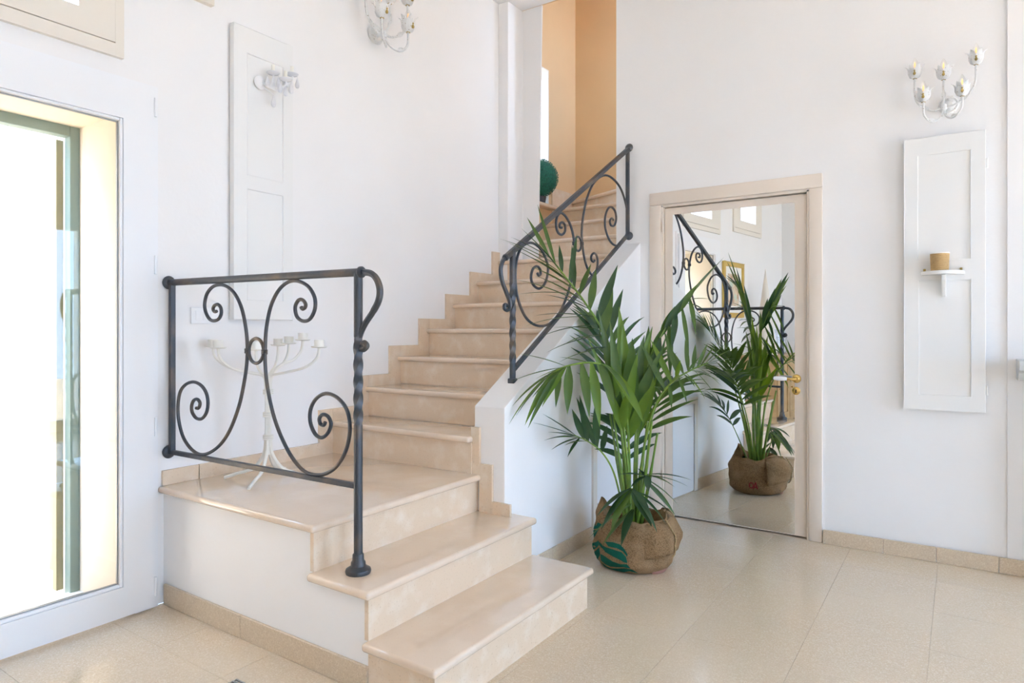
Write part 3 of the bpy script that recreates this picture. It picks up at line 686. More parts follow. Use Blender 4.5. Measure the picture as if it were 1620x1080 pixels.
# ------------------------------------------------------------------ corner shelf + jute cup on the right shutter
SF = YB-0.012-0.032
sc_ = on(1491, 430, 1, SF-0.03)
shf = empty('wall_shelf', (sc_.x, SF, sc_.z), 'small white half round shelf on the right shutter', 'shelf')
hw = 0.10; zt = on(1491, 428, 1, SF-0.05).z
poly = [(sc_.x-hw, SF)] + [(sc_.x+hw*math.cos(a), SF-0.10*math.sin(a)) for a in [math.pi*(1-i/20) for i in range(1, 20)]] + [(sc_.x+hw, SF)]
MB().prism(poly, 2, zt-0.020, zt).build('shelf_board', 'white_wood', shf, bevel=0.003)
MB().prism([(SF, zt-0.0205), (SF-0.075, zt-0.0205), (SF-0.070, zt-0.05), (SF-0.03, zt-0.09), (SF-0.012, zt-0.135), (SF, zt-0.14)], 0, sc_.x-0.004, sc_.x+0.016).build('bracket', 'white_wood', shf, bevel=0.003)
for s in (-1, 1): box(sc_.x+s*0.083-0.006, sc_.x+s*0.083+0.006, SF-0.010, SF, zt, zt+0.016).build('screw_plate', 'old_brass', shf)
cc = Vector((sc_.x-0.012, SF-0.052, zt))
ju = empty('jute_cup', cc, 'small jute wound cup standing on the white shelf', 'cup')
hgt = 0.092
pf = [(0.0001,0.0),(0.040,0.0)]
nb = 15
for i in range(nb):
    z = hgt*(i+0.5)/nb; r0 = 0.0415+0.003*z/hgt
    pf += [(r0-0.0012, z-hgt*0.45/nb), (r0+0.0012, z), (r0-0.0012, z+hgt*0.45/nb)]
pf += [(0.0445, hgt), (0.041, hgt), (0.040, 0.01), (0.0001, 0.008)]
lathe(pf, cc, 28, caps=False).build('body', 'jute', ju, smooth=True, angle=80)
lathe([(0.0405,hgt-0.004),(0.0455,hgt-0.001),(0.0455,hgt+0.003),(0.0405,hgt+0.004),(0.0405,hgt-0.004)], cc, 28, caps=False).build('rim', 'mat_board', ju, smooth=True)

# ------------------------------------------------------------------ wall switch, candelabra
sw = empty('light_switch', (0, 1.83, 1.31), 'white light switch plate on the wall behind the low railing', 'switch')
a = on(301, 487, 0, 0.0); b = on(348, 511, 0, 0.0)
box(0.0, 0.009, a.y, b.y, 1.305, 1.385).build('plate', 'white_lacquer', sw, bevel=0.003)
for i in range(3):
    y = a.y+0.02+(b.y-a.y-0.04)*i/3; box(0.009, 0.012, y+0.002, y+(b.y-a.y-0.04)/3-0.002, 1.322, 1.368).build('rocker', 'white_lacquer', sw, bevel=0.001)

def candelabra():
    c = Vector((0.300, 1.985, Z3)); r = empty('floor_candelabra', c, 'white iron candelabra standing on the landing behind the railing', 'candelabra')
    D = (c-CAM).dot(FW)
    for ang in (20, 110, 200, 290):
        a = math.radians(ang+12); d = Vector((math.cos(a), math.sin(a), 0))
        L = 0.215
        tube(crom([c+d*0.011+Vector((0,0,0.22)), c+d*0.018+Vector((0,0,0.13)), c+d*0.07+Vector((0,0,0.055)), c+d*0.16+Vector((0,0,0.025)), c+d*L+Vector((0,0,0.006))], 6), [0.009]*14+[0.008]*11, 8).build('leg', 'white_iron', r, smooth=True)
    tube([c+Vector((0,0,0.12)), c+Vector((0,0,0.50))], 0.013, 10).build('stem', 'white_iron', r, smooth=True)
    for a in range(4):
        d = Vector((math.cos(a*math.pi/2), math.sin(a*math.pi/2), 0))*0.011
        tube([c+d+Vector((0,0,0.20)), c+d+Vector((0,0,0.50))], 0.0065, 7).build('rod', 'white_iron', r, smooth=True)
    for z in (0.205, 0.315, 0.425):
        lathe([(0.019,-0.013),(0.026,-0.010),(0.0225,-0.005),(0.026,0.0),(0.0225,0.005),(0.026,0.010),(0.019,0.013)], c+Vector((0,0,z)), 16).build('collar', 'white_iron', r, smooth=True)
    cups = [(345, 543, -0.12), (333, 541, 0.02), (405, 546, -0.24), (440, 539, 0.21), (457, 536, 0.15), (479, 530.5, 0.11), (505, 542, -0.06)]
    for px, py, dd in cups:
        p = at(px, py+8, D+dd)
        if p.x < 0.07: p.x = 0.07
        h = Vector((p.x-c.x, p.y-c.y, 0)); R = h.length; d = h.normalized(); zt = p.z-c.z
        path = [c+d*0.011+Vector((0,0,0.44)), c+d*0.02+Vector((0,0,0.50)), c+d*R*0.35+Vector((0,0,zt-0.12)), c+d*R*0.72+Vector((0,0,zt-0.095)), c+d*R*0.95+Vector((0,0,zt-0.05)), p]
        tube(crom(path, 6), 0.0068, 8).build('arm', 'white_iron', r, smooth=True)
        cu = lathe([(0.0001,-0.002),(0.030,0.0),(0.038,0.004),(0.037,0.007),(0.025,0.005),(0.023,0.006),(0.0235,0.038),(0.0215,0.038),(0.021,0.012),(0.0001,0.011)], p, 22, caps=False).build('candle_cup', 'white_iron', r, smooth=True)
        lathe([(0.0001,0.012),(0.0205,0.013),(0.0205,0.034),(0.0001,0.033)], p, 18).build('candle', 'candle_wax', cu, smooth=True)
candelabra()

# ------------------------------------------------------------------ topiary ball on the shaft window sill
bc = Vector((-0.02, 4.985, 2.385)); R = 0.165
p_edge = on(868.5, 276, 0, -0.02); p_t = on(856, 246, 0, -0.02)
bc = Vector((-0.02, p_edge.y-0.165, 2.622)); R = 0.170
tb = MB(); rnd = random.Random(3)
ico = bmesh.new(); bmesh.ops.create_icosphere(ico, subdivisions=3, radius=1)
for v in ico.verts: v.co *= R*0.93
tb.add([bc+v.co for v in ico.verts], [tuple(v.index for v in f.verts) for f in ico.faces]); ico.free()
tball = tb.build('topiary_ball', 'topiary_green', loc=Vector((bc.x, bc.y, 2.385)), smooth=True, label='round green topiary ball on the stairwell window sill', cat='topiary')
lathe([(0.0001,0.0),(0.05,0.0),(0.062,0.07),(0.058,0.07),(0.0001,0.06)], (bc.x, bc.y, 2.385), 18).build('pot', 'iron', tball, smooth=True)
lv = MB()
for i in range(900):
    zz = 1-2*(i+0.5)/900; a = i*2.39996; rr = math.sqrt(1-zz*zz); nrm = Vector((rr*math.cos(a), rr*math.sin(a), zz))
    t = nrm.orthogonal().normalized(); t.rotate(Matrix.Rotation(rnd.random()*6.28, 3, nrm)); s = nrm.cross(t); p = bc+nrm*R*(0.93+0.03*rnd.random())
    l = 0.017; d = (t*0.8+nrm*0.6).normalized()
    lv.add([p, p+d*l*0.5+s*0.006, p+d*l, p+d*l*0.5-s*0.006], [(0, 1, 2), (0, 2, 3)])
tl = lv.build('leaves', 'topiary_green', tball); tl['kind'] = 'stuff'

# ------------------------------------------------------------------ burlap sack planter
PC = Vector((1.615, 3.335, 0))
def ang_diff(a, b): return (a-b+math.pi) % (2*math.pi)-math.pi
def bumpf(a, c, w): d = ang_diff(a, c); return math.exp(-d*d/(2*w*w))
TO_CAM = math.atan2(CAM.y-PC.y, CAM.x-PC.x)            # direction from the sack to the camera
A_L = TO_CAM-math.radians(100); A_R = TO_CAM+math.radians(98)
def sack_r(a, z):
    s = z/0.29
    r = 0.178 + 0.030*math.sin(math.pi*min(1, max(0, 0.16+0.74*s))) - 0.030*max(0, 0.16-s)/0.16 - 0.018*max(0, s-0.7)/0.3
    r *= 1+0.035*math.cos(2*(a-A_L))
    r += 0.012*bumpf(a, A_R-0.25, 0.5)*s + 0.030*bumpf(a, A_L, 0.22)*max(0, s-0.45)
    r += 0.006*math.sin(5*a+9*s)*(0.3+0.7*s)+0.0035*math.sin(13*a-6*s+1)*s+0.003*math.sin(23*a+4*s)*s*s+0.003*math.sin(21*s+2*a)
    return r
def sack_h(a):
    return 0.280+0.085*bumpf(a, A_L, 0.20)+0.030*bumpf(a, A_R, 0.25)+0.008*math.sin(3*a+1)+0.004*math.sin(9*a)
def sack_p(a, z, off=0.0):
    r = sack_r(a, z)+off; return PC+Vector((r*math.cos(a), r*math.sin(a), z))
sack = empty('burlap_sack', PC, 'brown burlap sack with green leaf print used as planter for the palm', 'planter')
NA = 96; mb = MB(); rows = []
zs_ = [0.0, 0.004, 0.012, 0.03, 0.055, 0.085, 0.12, 0.16, 0.20, 0.235, 0.26, 0.29, 0.31]
prof = []
for i in range(22): prof.append(('o', i/21))
for i in range(1, 8): prof.append(('i', i/7))
vs = []
for kind, s in prof:
    for k in range(NA):
        a = 2*math.pi*k/NA; H = sack_h(a)
        if kind == 'o':
            z = H*s; p = sack_p(a, z)
            if s == 0: p = PC+(p-PC)*0.90; p.z = 0.0
            # upper edge rolls inward a little
            if s > 0.86: q = (s-0.86)/0.14; p += (PC+Vector((0,0,p.z))-p)*0.04*q*q
        else:
            z = H-0.0-0.085*s; p0 = sack_p(a, H); p = PC+(Vector((p0.x, p0.y, 0))-PC)*(0.945-0.20*math.sin(s*1.5))+Vector((0,0,z))
        vs.append(p)
fs = []
m = len(prof)
for i in range(m-1):
    for k in range(NA): fs.append((i*NA+k, i*NA+(k+1) % NA, (i+1)*NA+(k+1) % NA, (i+1)*NA+k))
fs.append(tuple(range(NA-1, -1, -1)))
mb.add(vs, fs); mb.build('cloth', 'burlap', sack, smooth=True, angle=80)
lathe([(0.0001,0.185),(0.10,0.19),(0.165,0.182),(0.17,0.17)], PC, 28, caps=False).build('soil', 'soil', sack, smooth=True)
# folded-down flap on the right with a stitched seam
fm = MB(); fa0 = TO_CAM+0.12; fa1 = A_R+0.35; n1 = 30; vs = []
for i in range(n1+1):
    a = fa0+(fa1-fa0)*i/n1; q = i/n1
    H = sack_h(a); zb = 0.085+0.03*math.sin(q*3.0)
    bulge = 0.006+0.022*math.sin(math.pi*min(1, q*0.9)); e = min(1, q/0.22); e = e*e*(3-2*e)
    for j in range(10):
        t = j/9; z = H*0.97*(1-t)+zb*t
        vs.append(sack_p(a, z, -0.012+0.015*e*min(1, t*4+0.2)+e*bulge*math.sin(math.pi*min(1, t*0.95))**0.8*(0.5+0.5*q)+0.006*t*e))
fm.add(vs, [(i*10+j, i*10+j+1, (i+1)*10+j+1, (i+1)*10+j) for i in range(n1) for j in range(9)])
# lip thickness
flap = fm.build('fold_flap', 'burlap', sack, smooth=True, angle=80)
so_ = flap.modifiers.new('thickness', 'SOLIDIFY'); so_.thickness = 0.004; so_.offset = 1
# twisted seam cord
seam = []
for j in range(40):
    t = j/39; a = TO_CAM+0.98+0.10*t; z = sack_h(a)*(1-t)*1.0+0.09*t
    seam.append(sack_p(a, z, 0.026*math.sin(math.pi*t)**0.7+0.010)+Vector((0, 0, 0.002*math.sin(j*2.2))))
tube(seam, [0.0035+0.0018*math.sin(j*2.2) for j in range(40)], 7).build('seam', 'burlap_seam', sack, smooth=True)
# loose ear on the far right that flops outwards
em = MB(); vs = []
for i in range(9):
    q = i/8; a = A_R-0.28+0.62*q
    for j in range(7):
        t = j/6; base = sack_p(a, sack_h(a)*0.98); d = Vector((math.cos(a), math.sin(a), 0))
        rad = 0.045*math.sin(math.pi*min(1, 0.12+q*0.8))
        vs.append(base+d*(rad*math.sin(t*2.0))+Vector((0, 0, 0.010*math.sin(t*3.1)-0.10*t*t)))
em.add(vs, [(i*7+j, i*7+j+1, (i+1)*7+j+1, (i+1)*7+j) for i in range(8) for j in range(6)])
ear = em.build('ear_flap', 'burlap', sack, smooth=True, angle=80); s2 = ear.modifiers.new('thickness', 'SOLIDIFY'); s2.thickness = 0.004
# pink tail of cloth at the foot on the far right
pk = MB(); vs = []
for i in range(9):
    q = i/8; a = TO_CAM+0.60+0.7*q
    for j in range(4):
        t = j/3; b0 = sack_p(a, 0.018*(1-t)); d = Vector((math.cos(a), math.sin(a), 0))
        vs.append(Vector((b0.x, b0.y, 0.002+0.020*(1-t)**1.5))+d*(0.002+0.016*t*math.sin(math.pi*q)))
pk.add(vs, [(i*4+j, i*4+j+1, (i+1)*4+j+1, (i+1)*4+j) for i in range(8) for j in range(3)])
pk.build('hem', 'pink_cloth', sack, smooth=True)
# printed green leaf, wrapped on the cloth
def wrap_print(poly, name, m, u_of, off=0.0022, cuts=2):
    bm = bmesh.new(); vs = [bm.verts.new((p[0], p[1], 0)) for p in poly]; bm.faces.new(vs)
    bmesh.ops.triangulate(bm, faces=bm.faces)
    for _ in range(cuts): bmesh.ops.subdivide_edges(bm, edges=bm.edges, cuts=1, use_grid_fill=False)
    bmesh.ops.triangulate(bm, faces=bm.faces)
    bm.verts.index_update(); o = MB(); o.v = [u_of(v.co.x, v.co.y) for v in bm.verts]; o.f = [tuple(v.index for v in f.verts) for f in bm.faces]; bm.free()
    ob = o.build(name, m, sack, smooth=True, angle=180)
    # print faces outwards
    return ob
def crop_to_sack(u, v):
    px, py = 900+0.2037*u, 720+0.2037*v
    d = ray(px, py); o = CAM-PC; R0 = 0.205
    A = d.x*d.x+d.y*d.y; B = 2*(o.x*d.x+o.y*d.y); Cq = o.x*o.x+o.y*o.y-R0*R0; disc = B*B-4*A*Cq
    t = (-B-math.sqrt(max(disc, 0)))/(2*A); p = o+d*t
    a = math.atan2(p.y, p.x); z = min(max(p.z, 0.012), sack_h(a)*0.97)
    return sack_p(a, z, 0.0028)
leafs = [
    [(182,512),(205,508),(245,540),(238,562),(212,572),(184,568)],
    [(186,582),(216,580),(236,574),(222,610),(206,640),(190,640),(185,610)],
    [(190,690),(215,672),(236,658),(236,694),(214,728),(190,738)],
    [(190,754),(216,744),(240,712),(248,770),(222,812),(196,812)],
    [(236,655),(262,690),(288,730),(276,742),(252,712),(238,692)],
    [(290,668),(345,674),(395,694),(430,728),(455,770),(452,790),(420,748),(370,718),(310,705)],
    [(248,690),(290,712),(350,730),(405,752),(442,790),(455,836),(430,832),(390,810),(330,778),(280,750)],
    [(250,765),(290,790),(340,825),(400,846),(450,845),(480,880),(420,870),(350,876),(300,872),(262,850),(246,815)],
    [(236,832),(262,868),(300,888),(360,890),(430,882),(490,890),(545,934),(470,912),(400,930),(330,926),(270,900),(240,868)]]
for p in leafs: wrap_print(p, 'leaf_print', 'green_print', crop_to_sack, cuts=2)
# red letters on the side that faces the mirror
A_B = math.radians(62)
def letters(u, v): return sack_p(A_B+0.16-u/0.21, 0.060+v, 0.004)
def bar(p, q, w):
    p = Vector((*p, 0)); q = Vector((*q, 0)); d = (q-p).normalized(); n = Vector((-d.y, d.x, 0))*w/2
    return [(p+n).to_tuple()[:2], (q+n).to_tuple()[:2], (q-n).to_tuple()[:2], (p-n).to_tuple()[:2]]
hL = 0.050
for k, sx in enumerate((0.10, 0.045)):
    if k == 0:
        for p, q in (((0.0, 0), (0.014, hL)), ((0.014, hL), (0.028, 0)), ((0.006, 0.014), (0.022, 0.014))):
            wrap_print(bar((p[0]-0.03, p[1]), (q[0]-0.03, q[1]), 0.007), 'letter_stroke', 'red_print', lambda u, v: letters(-u-0.02, v), cuts=1)
    else:
        ring = [(0.015*math.cos(t), hL/2+0.02*math.sin(t)) for t in [2*math.pi*i/14 for i in range(14)]]
        for i in range(14):
            wrap_print(bar(ring[i], ring[(i+1) % 14], 0.007), 'letter_stroke', 'red_print', lambda u, v: letters(-u-0.035, v), cuts=0)

# ------------------------------------------------------------------ kentia palm
palm = empty('kentia_palm', PC+Vector((0, 0, 0.18)), 'tall green kentia palm growing from the burlap sack', 'plant')
DP = (PC-CAM).dot(FW)
rp = random.Random(11)
NLEAF = 0
def leaflet(base, d0, nrm, L, Wd, droop, m, parent, curl=0.0, rows=8):
    global NLEAF
    Wd *= 1.38
    NLEAF += 1
    d = d0.normalized(); p = base.copy(); pts = [p.copy()]; ds = [d.copy()]
    for i in range(rows):
        d = (d + Vector((0, 0, -1))*droop*(0.35+1.3*i/rows)/rows + nrm*curl/rows).normalized()
        p = p + d*(L/rows); pts.append(p.copy()); ds.append(d.copy())
    vs = []; fs = []
    for i, q in enumerate(pts):
        s = i/rows; wd = Wd*(0.30+0.70*min(1, s/0.28)) * (1 if s < 0.45 else max(0.02, 1-((s-0.45)/0.55)**1.5))
        side = ds[i].cross(nrm); side = side.normalized() if side.length > 1e-4 else Vector((1, 0, 0))
        up = side.cross(ds[i]).normalized()
        vs += [q-side*wd/2+up*wd*0.16, q-up*wd*0.0, q+side*wd/2+up*wd*0.16]
    for i in range(rows):
        fs += [(3*i, 3*i+1, 3*i+4, 3*i+3), (3*i+1, 3*i+2, 3*i+5, 3*i+4)]
    MB().add(vs, fs).build('leaflet', m, parent, smooth=True, angle=70)
def frond(ctrl, n, t0, L, Wd, ang, droop, mats=('leaf_mid',), lift=0.15, up=None, r0=0.007, lprof=None, jitter=0.12, term=True, sides=(-1, 1)):
    pts = [at(px, py, DP+dd) for px, py, dd in ctrl]
    path = crom(pts, 10); m = len(path)
    rad = [r0*(1-0.78*i/(m-1)) for i in range(m)]
    fr = tube(path, rad, 6).build('frond', 'palm_stem', palm, smooth=True)
    for k in range(n):
        t = t0+(1-t0)*k/max(1, n-1)*0.97; i = min(int(t*(m-1)), m-2); f = t*(m-1)-i
        p = path[i].lerp(path[i+1], f); T = (path[i+1]-path[max(i-1, 0)]).normalized()
        U = Vector(up) if up else Vector((0, 0, 1)); side = T.cross(U)
        if side.length < 0.2: side = T.cross(-FW)
        side.normalize(); N = side.cross(T).normalized()
        q = k/max(1, n-1)
        lp = (0.72+0.56*math.sin(math.pi*min(1, q*0.85+0.1)))*(1-0.32*q) if lprof is None else lprof(q)
        for sg in sides:
            an = math.radians(ang)*(1.0-0.45*q)*(1+rp.uniform(-jitter, jitter))
            d0 = T*math.cos(an)+side*sg*math.sin(an)+N*(lift+rp.uniform(-jitter, jitter))
            leaflet(p, d0, N, L*lp*(1+rp.uniform(-jitter, jitter)), Wd*(1+rp.uniform(-0.2, 0.2)), droop*(1+rp.uniform(-0.5, 0.5)), mats[rp.randrange(len(mats))], fr)
    if term: leaflet(path[-1], (path[-1]-path[-3]).normalized(), Vector((0, 0, 1)), L*0.6, Wd*0.8, droop*0.5, mats[0], fr)
    return fr
def fan(ctrl, dirs, mats=('leaf_mid',), r0=0.006):
    pts = [at(px, py, DP+dd) for px, py, dd in ctrl]; path = crom(pts, 8); m = len(path)
    fr = tube(path, [r0*(1-0.5*i/(m-1)) for i in range(m)], 6).build('frond', 'palm_stem', palm, smooth=True)
    for (px, py, dd, Wd, dr, t) in dirs:
        b = path[int(t*(m-1))]; e = at(px, py, DP+dd); d = e-b; L = d.length*1.08
        d0 = d.normalized()+Vector((0, 0, dr*0.52))
        nrm = Vector((0, 0, 1)) if abs(d.normalized().z) < 0.8 else (-FW+Vector((0, 0, 0.3)))
        leaflet(b, d0, nrm.normalized(), L, Wd, dr, mats[rp.randrange(len(mats))], fr, rows=9)
# fan(): each leaflet is (tip x, tip y, depth offset, width, droop, position on stem)
g, k_, l_ = ('leaf_mid',), ('leaf_dark',), ('leaf_light', 'leaf_mid')
# upper left frond
fan([(990,838,0),(986,720,0),(976,620,-.02),(955,530,-.06),(925,478,-.10),(893,436,-.12),(868,404,-.12)],
    [(836,348,-.10,.016,.05,1.0),(812,378,-.14,.013,.15,.97),(852,330,-.08,.015,.05,.93),(795,382,-.16,.012,.25,.92),(828,366,-.18,.015,.15,.88),
     (885,390,-.05,.018,.0,.86),(806,388,-.2,.013,.25,.84),(838,408,-.22,.018,.2,.80),(912,375,-.02,.020,-.05,.80),(822,470,-.2,.014,.3,.72),(905,392,0.0,.022,0.,.76),
     (812,398,-.24,.012,.3,.78),(842,425,-.25,.018,.2,.74),(934,420,0.02,.024,0.,.72),(818,448,-.25,.016,.3,.66),(850,440,-.22,.018,.22,.68),(942,430,.04,.030,0.,.64),
     (838,520,-.22,.017,.35,.60),(975,425,.06,.034,0.,.58),(851,503,-.18,.020,.3,.60),(862,536,-.2,.020,.35,.56),(968,448,.08,.036,0.,.52),(872,560,-.16,.020,.35,.52),(880,520,-.1,.020,.2,.54),(900,545,-.2,.022,.35,.50),(866,470,-.26,.016,.25,.63),(880,455,-.05,.018,.1,.70),(925,560,-.18,.024,.4,.46),(984,463,.1,.034,.1,.48),(890,575,-.1,.018,.35,.47)], ('leaf_mid', 'leaf_mid', 'leaf_dark'), .008)
# long arching left frond
fan([(996,838,0),(996,740,-.03),(990,650,-.08),(972,590,-.15),(940,574,-.20),(900,578,-.24),(868,592,-.27)],
    [(812,668,-.32,.022,.35,1.0),(822,655,-.30,.022,.3,.96),(836,668,-.30,.020,.4,.97),(845,648,-.28,.022,.35,.92),(818,642,-.38,.020,.4,.93),
     (816,604,-.30,.018,.25,.88),(824,562,-.18,.016,.2,.86),(842,672,-.34,.020,.4,.90),(862,640,-.30,.020,.35,.86),(880,640,-.24,.022,.35,.90),(848,628,-.38,.022,.35,.84),
     (898,650,-.30,.034,.55,.84),(930,655,-.30,.034,.6,.76),(946,668,-.26,.036,.6,.70),(968,640,-.30,.030,.6,.64),(852,600,-.14,.018,.25,.78),(990,630,-.28,.032,.65,.60),(1008,668,-.25,.034,.7,.56),(888,566,-.12,.018,.1,.72)], ('leaf_mid', 'leaf_mid', 'leaf_light'), .008)
# upper right frond
fan([(1003,838,0),(1004,740,.02),(1008,660,.04),(1018,596,.07),(1038,545,.09),(1066,500,.10),(1096,464,.11)],
    [(1142,411,.12,.024,.03,1.0),(1136,417,.09,.026,.03,.96),(1128,424,.14,.026,.03,.93),(1121,434,.07,.026,.05,.90),(1112,442,.15,.028,.05,.87),(1102,452,.06,.028,.05,.84),(1092,462,.16,.028,.05,.80),(1080,474,.06,.030,.05,.76),(1066,488,.15,.030,.05,.72),
     (1099,526,.03,.020,.5,.97),(1120,474,.08,.018,.3,.95),(1064,548,.02,.026,.5,.86),(1112,492,.18,.018,.35,.92),(1088,560,.0,.018,.5,.90),(1060,594,-.02,.026,.55,.80),(1036,600,-.04,.028,.55,.72),(1048,520,.16,.026,.1,.62),(1026,520,.14,.030,.1,.56)], ('leaf_mid', 'leaf_dark', 'leaf_mid'), .008)
# right middle frond with many narrow leaflets
fan([(1006,838,0),(1012,760,-.01),(1022,690,-.03),(1040,634,-.06),(1066,602,-.08),(1096,584,-.09),(1120,574,-.10)],
    [(1158,552,-.1,.013,.1,1.),(1162,568,-.1,.012,.15,.98),(1146,546,-.08,.013,.05,.96),(1154,586,-.1,.011,.22,.95),(1132,545,-.06,.014,0.,.93),(1146,598,-.12,.011,.28,.92),(1150,576,-.06,.011,.2,.94),
     (1118,546,-.04,.015,0.,.89),(1140,612,-.12,.011,.32,.88),(1100,546,-.02,.017,0.,.85),(1130,582,-.16,.012,.2,.86),(1128,624,-.14,.011,.35,.84),(1084,540,0.,.018,0.,.80),(1106,566,-.18,.014,.1,.80),(1136,604,-.2,.011,.28,.83),
     (1112,630,-.16,.012,.4,.79),(1052,528,.02,.022,0.,.72),(1098,612,-.18,.013,.35,.75),(1085,636,-.16,.013,.42,.72),(1032,542,.02,.024,0.,.66),(1076,572,-.2,.018,.1,.70),(1062,646,-.16,.015,.5,.64),(1080,594,-.22,.016,.2,.68),(1017,548,.0,.024,0.,.60),(1036,614,-.18,.024,.4,.58),(1064,556,.05,.020,.05,.75),(1116,592,-.04,.012,.25,.82)], ('leaf_mid', 'leaf_mid', 'leaf_light'), .007)
# lower left frond
fan([(990,838,-.01),(982,790,-.04),(970,745,-.08),(952,715,-.11),(930,698,-.13),(908,688,-.14)],
    [(846,670,-.16,.014,.1,1.),(862,657,-.13,.022,.05,.97),(864,698,-.17,.018,.3,.97),(876,712,-.18,.018,.35,.92),(900,722,-.2,.016,.4,.90),(870,685,-.1,.020,.2,.92),(884,694,-.22,.018,.3,.86),
     (906,650,-.06,.026,.05,.86),(918,630,-.04,.026,0.,.80),(922,676,-.05,.024,.1,.82),(914,634,-.02,.028,0.,.72),(942,640,0.,.030,.1,.68),(960,676,.02,.024,.1,.62),(896,706,-.24,.018,.35,.80)], ('leaf_dark', 'leaf_dark', 'leaf_mid'), .006)
# low front frond
fan([(1001,842,-.06),(1002,812,-.11),(1000,788,-.15),(999,772,-.18)],
    [(950,818,-.24,.030,.5,1.),(958,838,-.27,.032,.6,.98),(972,838,-.29,.040,.6,.96),(1026,830,-.26,.042,.55,.98),(1046,828,-.22,.036,.55,.95),(1062,820,-.16,.030,.5,.92),(1033,840,-.28,.030,.6,.92),(938,850,-.16,.022,.3,.55),(985,862,-.24,.032,.5,.42),(958,862,-.2,.024,.4,.45)], ('leaf_dark', 'leaf_mid', 'leaf_dark'), .005)
# low right frond
fan([(1006,842,-.02),(1012,800,-.04),(1018,768,-.06),(1024,750,-.08)],
    [(1090,762,-.06,.022,.35,1.),(1064,772,-.08,.030,.45,.98),(1084,772,-.04,.016,.4,.96),(1025,776,-.12,.028,.6,.96),(1000,772,-.14,.022,.5,.94),(1068,800,-.1,.020,.45,.85),(1062,815,-.06,.018,.5,.8),(982,752,-.1,.024,.3,.92),(1010,742,-.02,.016,.2,.9)], ('leaf_dark', 'leaf_mid'), .005)
# broad young leaves in the middle
fan([(998,838,.02),(996,740,.02),(993,660,.01)],
    [(980,498,0.,.056,.15,1.),(1000,545,-.10,.066,.3,.97),(950,535,-.02,.052,.3,.93),(1018,540,.03,.056,.3,.96),(1046,560,-.04,.044,.4,.9),(1030,528,.04,.048,.25,.93),(1034,612,-.12,.042,.5,.8),(968,585,-.14,.046,.5,.86)], ('leaf_light', 'leaf_mid', 'leaf_mid'), .009)
fan([(1002,838,.03),(1006,745,.05),(1010,680,.06)],
    [(1018,560,.06,.05,.25,1.),(1040,580,.08,.045,.3,.96),(990,572,.05,.05,.2,.95),(1052,540,.14,.03,.1,.9),(1075,590,.15,.024,.2,.88)], ('leaf_mid', 'leaf_light'), .009)
fan([(994,838,-.01),(990,745,-.03),(984,670,-.05)],
    [(948,500,-.08,.036,.2,1.),(966,520,-.12,.042,.25,.96),(986,520,-.03,.040,.2,.94),(934,548,-.10,.032,.35,.92),(1008,566,-.12,.040,.35,.93),(960,618,-.18,.032,.55,.9),(990,628,-.2,.036,.6,.88)], ('leaf_light', 'leaf_mid', 'leaf_light'), .008)
# fronds on the far side, seen again in the mirror
frond([(1004,838,.04),(1012,750,.10),(1026,680,.20),(1044,630,.32),(1062,610,.42)], 10, .5, .30, .024, 52, .55, ('leaf_mid', 'leaf_dark'), r0=.007)
frond([(996,838,.04),(988,730,.10),(975,630,.18),(962,560,.26),(945,520,.33)], 10, .5, .32, .024, 48, .5, ('leaf_mid', 'leaf_dark'), r0=.007)
frond([(1001,838,.05),(1004,740,.12),(1010,660,.20),(1016,600,.28),(1026,575,.36)], 9, .5, .24, .026, 42, .4, ('leaf_mid',), r0=.007)
frond([(1000,838,.06),(994,760,.16),(988,700,.26),(980,672,.34)], 7, .5, .22, .024, 55, .6, ('leaf_dark',), r0=.005)
# bare leaf stalks in the clump
for i in range(9):
    a = rp.uniform(0, 6.28); q = 0.012+0.026*rp.random(); b0 = PC+Vector((q*math.cos(a), q*math.sin(a), 0.17))
    top = b0+Vector((0.09*math.cos(a)*rp.uniform(.5, 1.5), 0.09*math.sin(a)*rp.uniform(.5, 1.5), rp.uniform(0.45, 0.7)))
    tube(crom([b0, b0.lerp(top, .5)+Vector((0.01*math.cos(a+1.5), 0.01*math.sin(a+1.5), 0)), top], 5), [0.011]*3+[0.009]*4+[0.006]*4, 7).build('stalk', 'palm_stem', palm, smooth=True)

# ------------------------------------------------------------------ things seen only in the mirror or at the very edge
pcx = empty('framed_picture', (0.0, 0.10, 1.43), 'gold framed print hanging beside the glass door, seen in the mirror', 'picture')
wall_mesh(0, 0.0, 0.03, -0.20, 0.42, 1.43, 2.15, [(-0.14, 0.36, 1.49, 2.09)]).build('frame', 'gold_leaf', pcx, bevel=0.006)
wall_mesh(0, 0.004, 0.014, -0.139, 0.359, 1.491, 2.089, [(-0.06, 0.28, 1.58, 2.00)]).build('mat_board', 'mat_board', pcx)
box(0.004, 0.010, -0.0595, 0.2795, 1.5805, 1.9995).build('print', 'print_paper', pcx)
# oak sideboard
ob = empty('oak_cabinet', (0.27, -0.75, 0), 'light oak cabinet against the left wall, seen in the mirror', 'cabinet')
box(0.02, 0.48, -1.40, -0.10, 0.06, 0.90).build('body', 'oak', ob, bevel=0.004)
box(0.001, 0.51, -1.43, -0.07, 0.9005, 0.93).build('top', 'oak', ob, bevel=0.006)
for i in range(3):
    y0 = -1.38+i*0.425
    dr = wall_mesh(0, 0.4805, 0.50, y0, y0+0.415, 0.10, 0.88, [(y0+0.07, y0+0.345, 0.18, 0.80)]).build('door', 'oak', ob, bevel=0.002)
    box(0.4806, 0.488, y0+0.0705, y0+0.3445, 0.1805, 0.7995).build('panel', 'oak', dr)
    lathe([(0.005,0),(0.006,0.012),(0.013,0.018),(0.013,0.024),(0.0001,0.028)], (0.50, y0+0.385, 0.5), 12, (1,0,0)).build('knob', 'brass', dr, smooth=True)
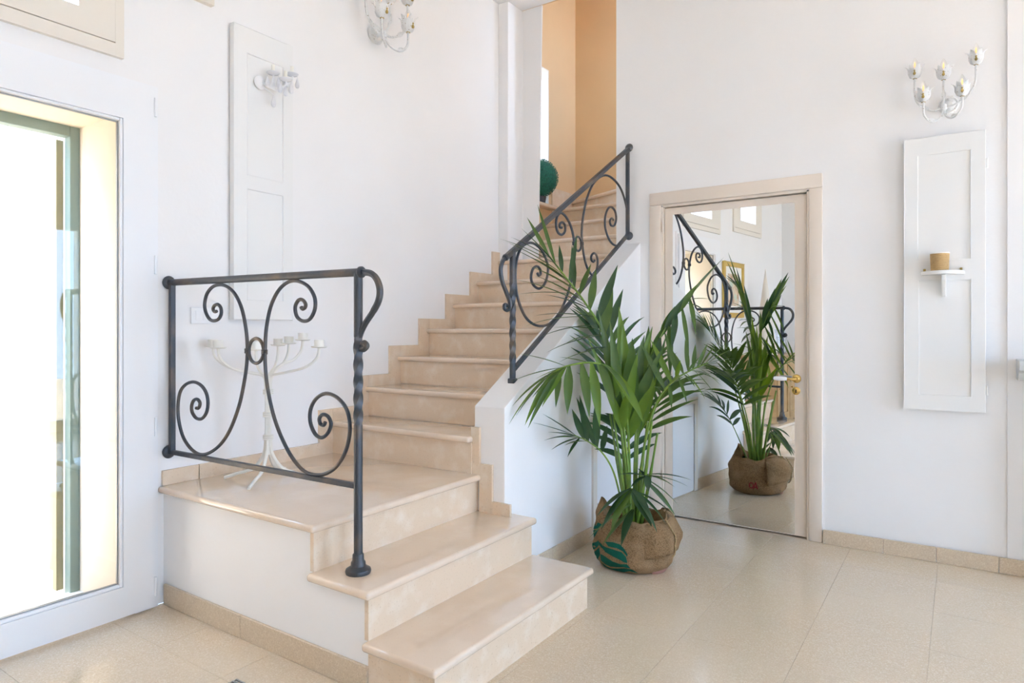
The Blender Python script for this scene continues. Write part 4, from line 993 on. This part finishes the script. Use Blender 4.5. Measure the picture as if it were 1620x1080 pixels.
for x in (0.06, 0.44):
    for y in (-1.34, -0.16): box(x-0.025, x+0.025, y-0.025, y+0.025, 0.0, 0.06).build('foot', 'oak', ob)
cn = empty('cream_cone', (0.22, -0.42, 0.93), 'tall cream cone standing on the oak cabinet, seen in the mirror', 'lamp')  # tapering cream cone on a round base
lathe([(0.0001,0.0),(0.15,0.0),(0.15,0.015),(0.06,0.03),(0.0001,0.031)], (0.22, -0.42, 0.93), 24).build('base', 'white_wood', cn, smooth=True)
lathe([(0.145,0.032),(0.075,0.60),(0.002,1.16)], (0.22, -0.42, 0.93), 28, caps=False).build('cone_body', 'cream_window', cn, smooth=True)
for i, (y, h, rr, lab) in enumerate(((-0.75, 0.34, 0.055, 'tall clear glass vase on the oak cabinet beside the cream cone, seen in the mirror'), (-0.93, 0.24, 0.075, 'wide clear glass vase at the far end of the oak cabinet in the mirror'))):
    lathe([(0.0001,0.0),(rr*0.7,0.0),(rr,h*0.3),(rr*0.75,h*0.75),(rr*0.95,h),(rr*0.93,h),(rr*0.72,h*0.75),(rr*0.96,h*0.3),(rr*0.66,0.012),(0.0001,0.012)], (0.25, y, 0.93), 20, caps=False).build('glass_vase', 'crystal', smooth=True, label=lab, cat='vase')
# stone mantel shelf entering at the right edge
ms = on(1611.5, 580, 1, 4.12)
mt = empty('stone_mantel', (ms.x+0.7, 4.2, 0), 'grey stone mantel shelf entering at the right edge', 'mantel')
MB().prism([(4.08, 1.125), (4.08, 1.075), (4.13, 1.06), (4.16, 1.02), (YB-0.014, 1.02), (YB-0.014, 1.125)], 0, ms.x, ms.x+1.4).build('shelf', 'mantel_stone', mt, bevel=0.003)
for a in (ms.x+0.12, ms.x+1.10): box(a, a+0.18, 4.20, YB-0.014, 0, 1.019).build('jamb', 'mantel_stone', mt, bevel=0.004)
# small floor drain grille at the bottom edge
fg = on(371, 1083, 2, 0.0)
gr = empty('floor_grille', (fg.x, fg.y, 0), 'tiny grey metal floor grille at the bottom edge by the glass door', 'grille')
wall_mesh_pts = MB()
for i in range(4):
    box(fg.x-0.026, fg.x+0.026, fg.y-0.026+i*0.0155, fg.y-0.026+i*0.0155+0.006, 0.0005, 0.004).build('bar', 'grille_metal', gr)
    box(fg.x-0.026+i*0.0155, fg.x-0.026+i*0.0155+0.006, fg.y-0.026, fg.y+0.0265, 0.0003, 0.003).build('bar', 'grille_metal', gr)
print('LEAFLETS', NLEAF, 'OBJECTS', len(bpy.data.objects))
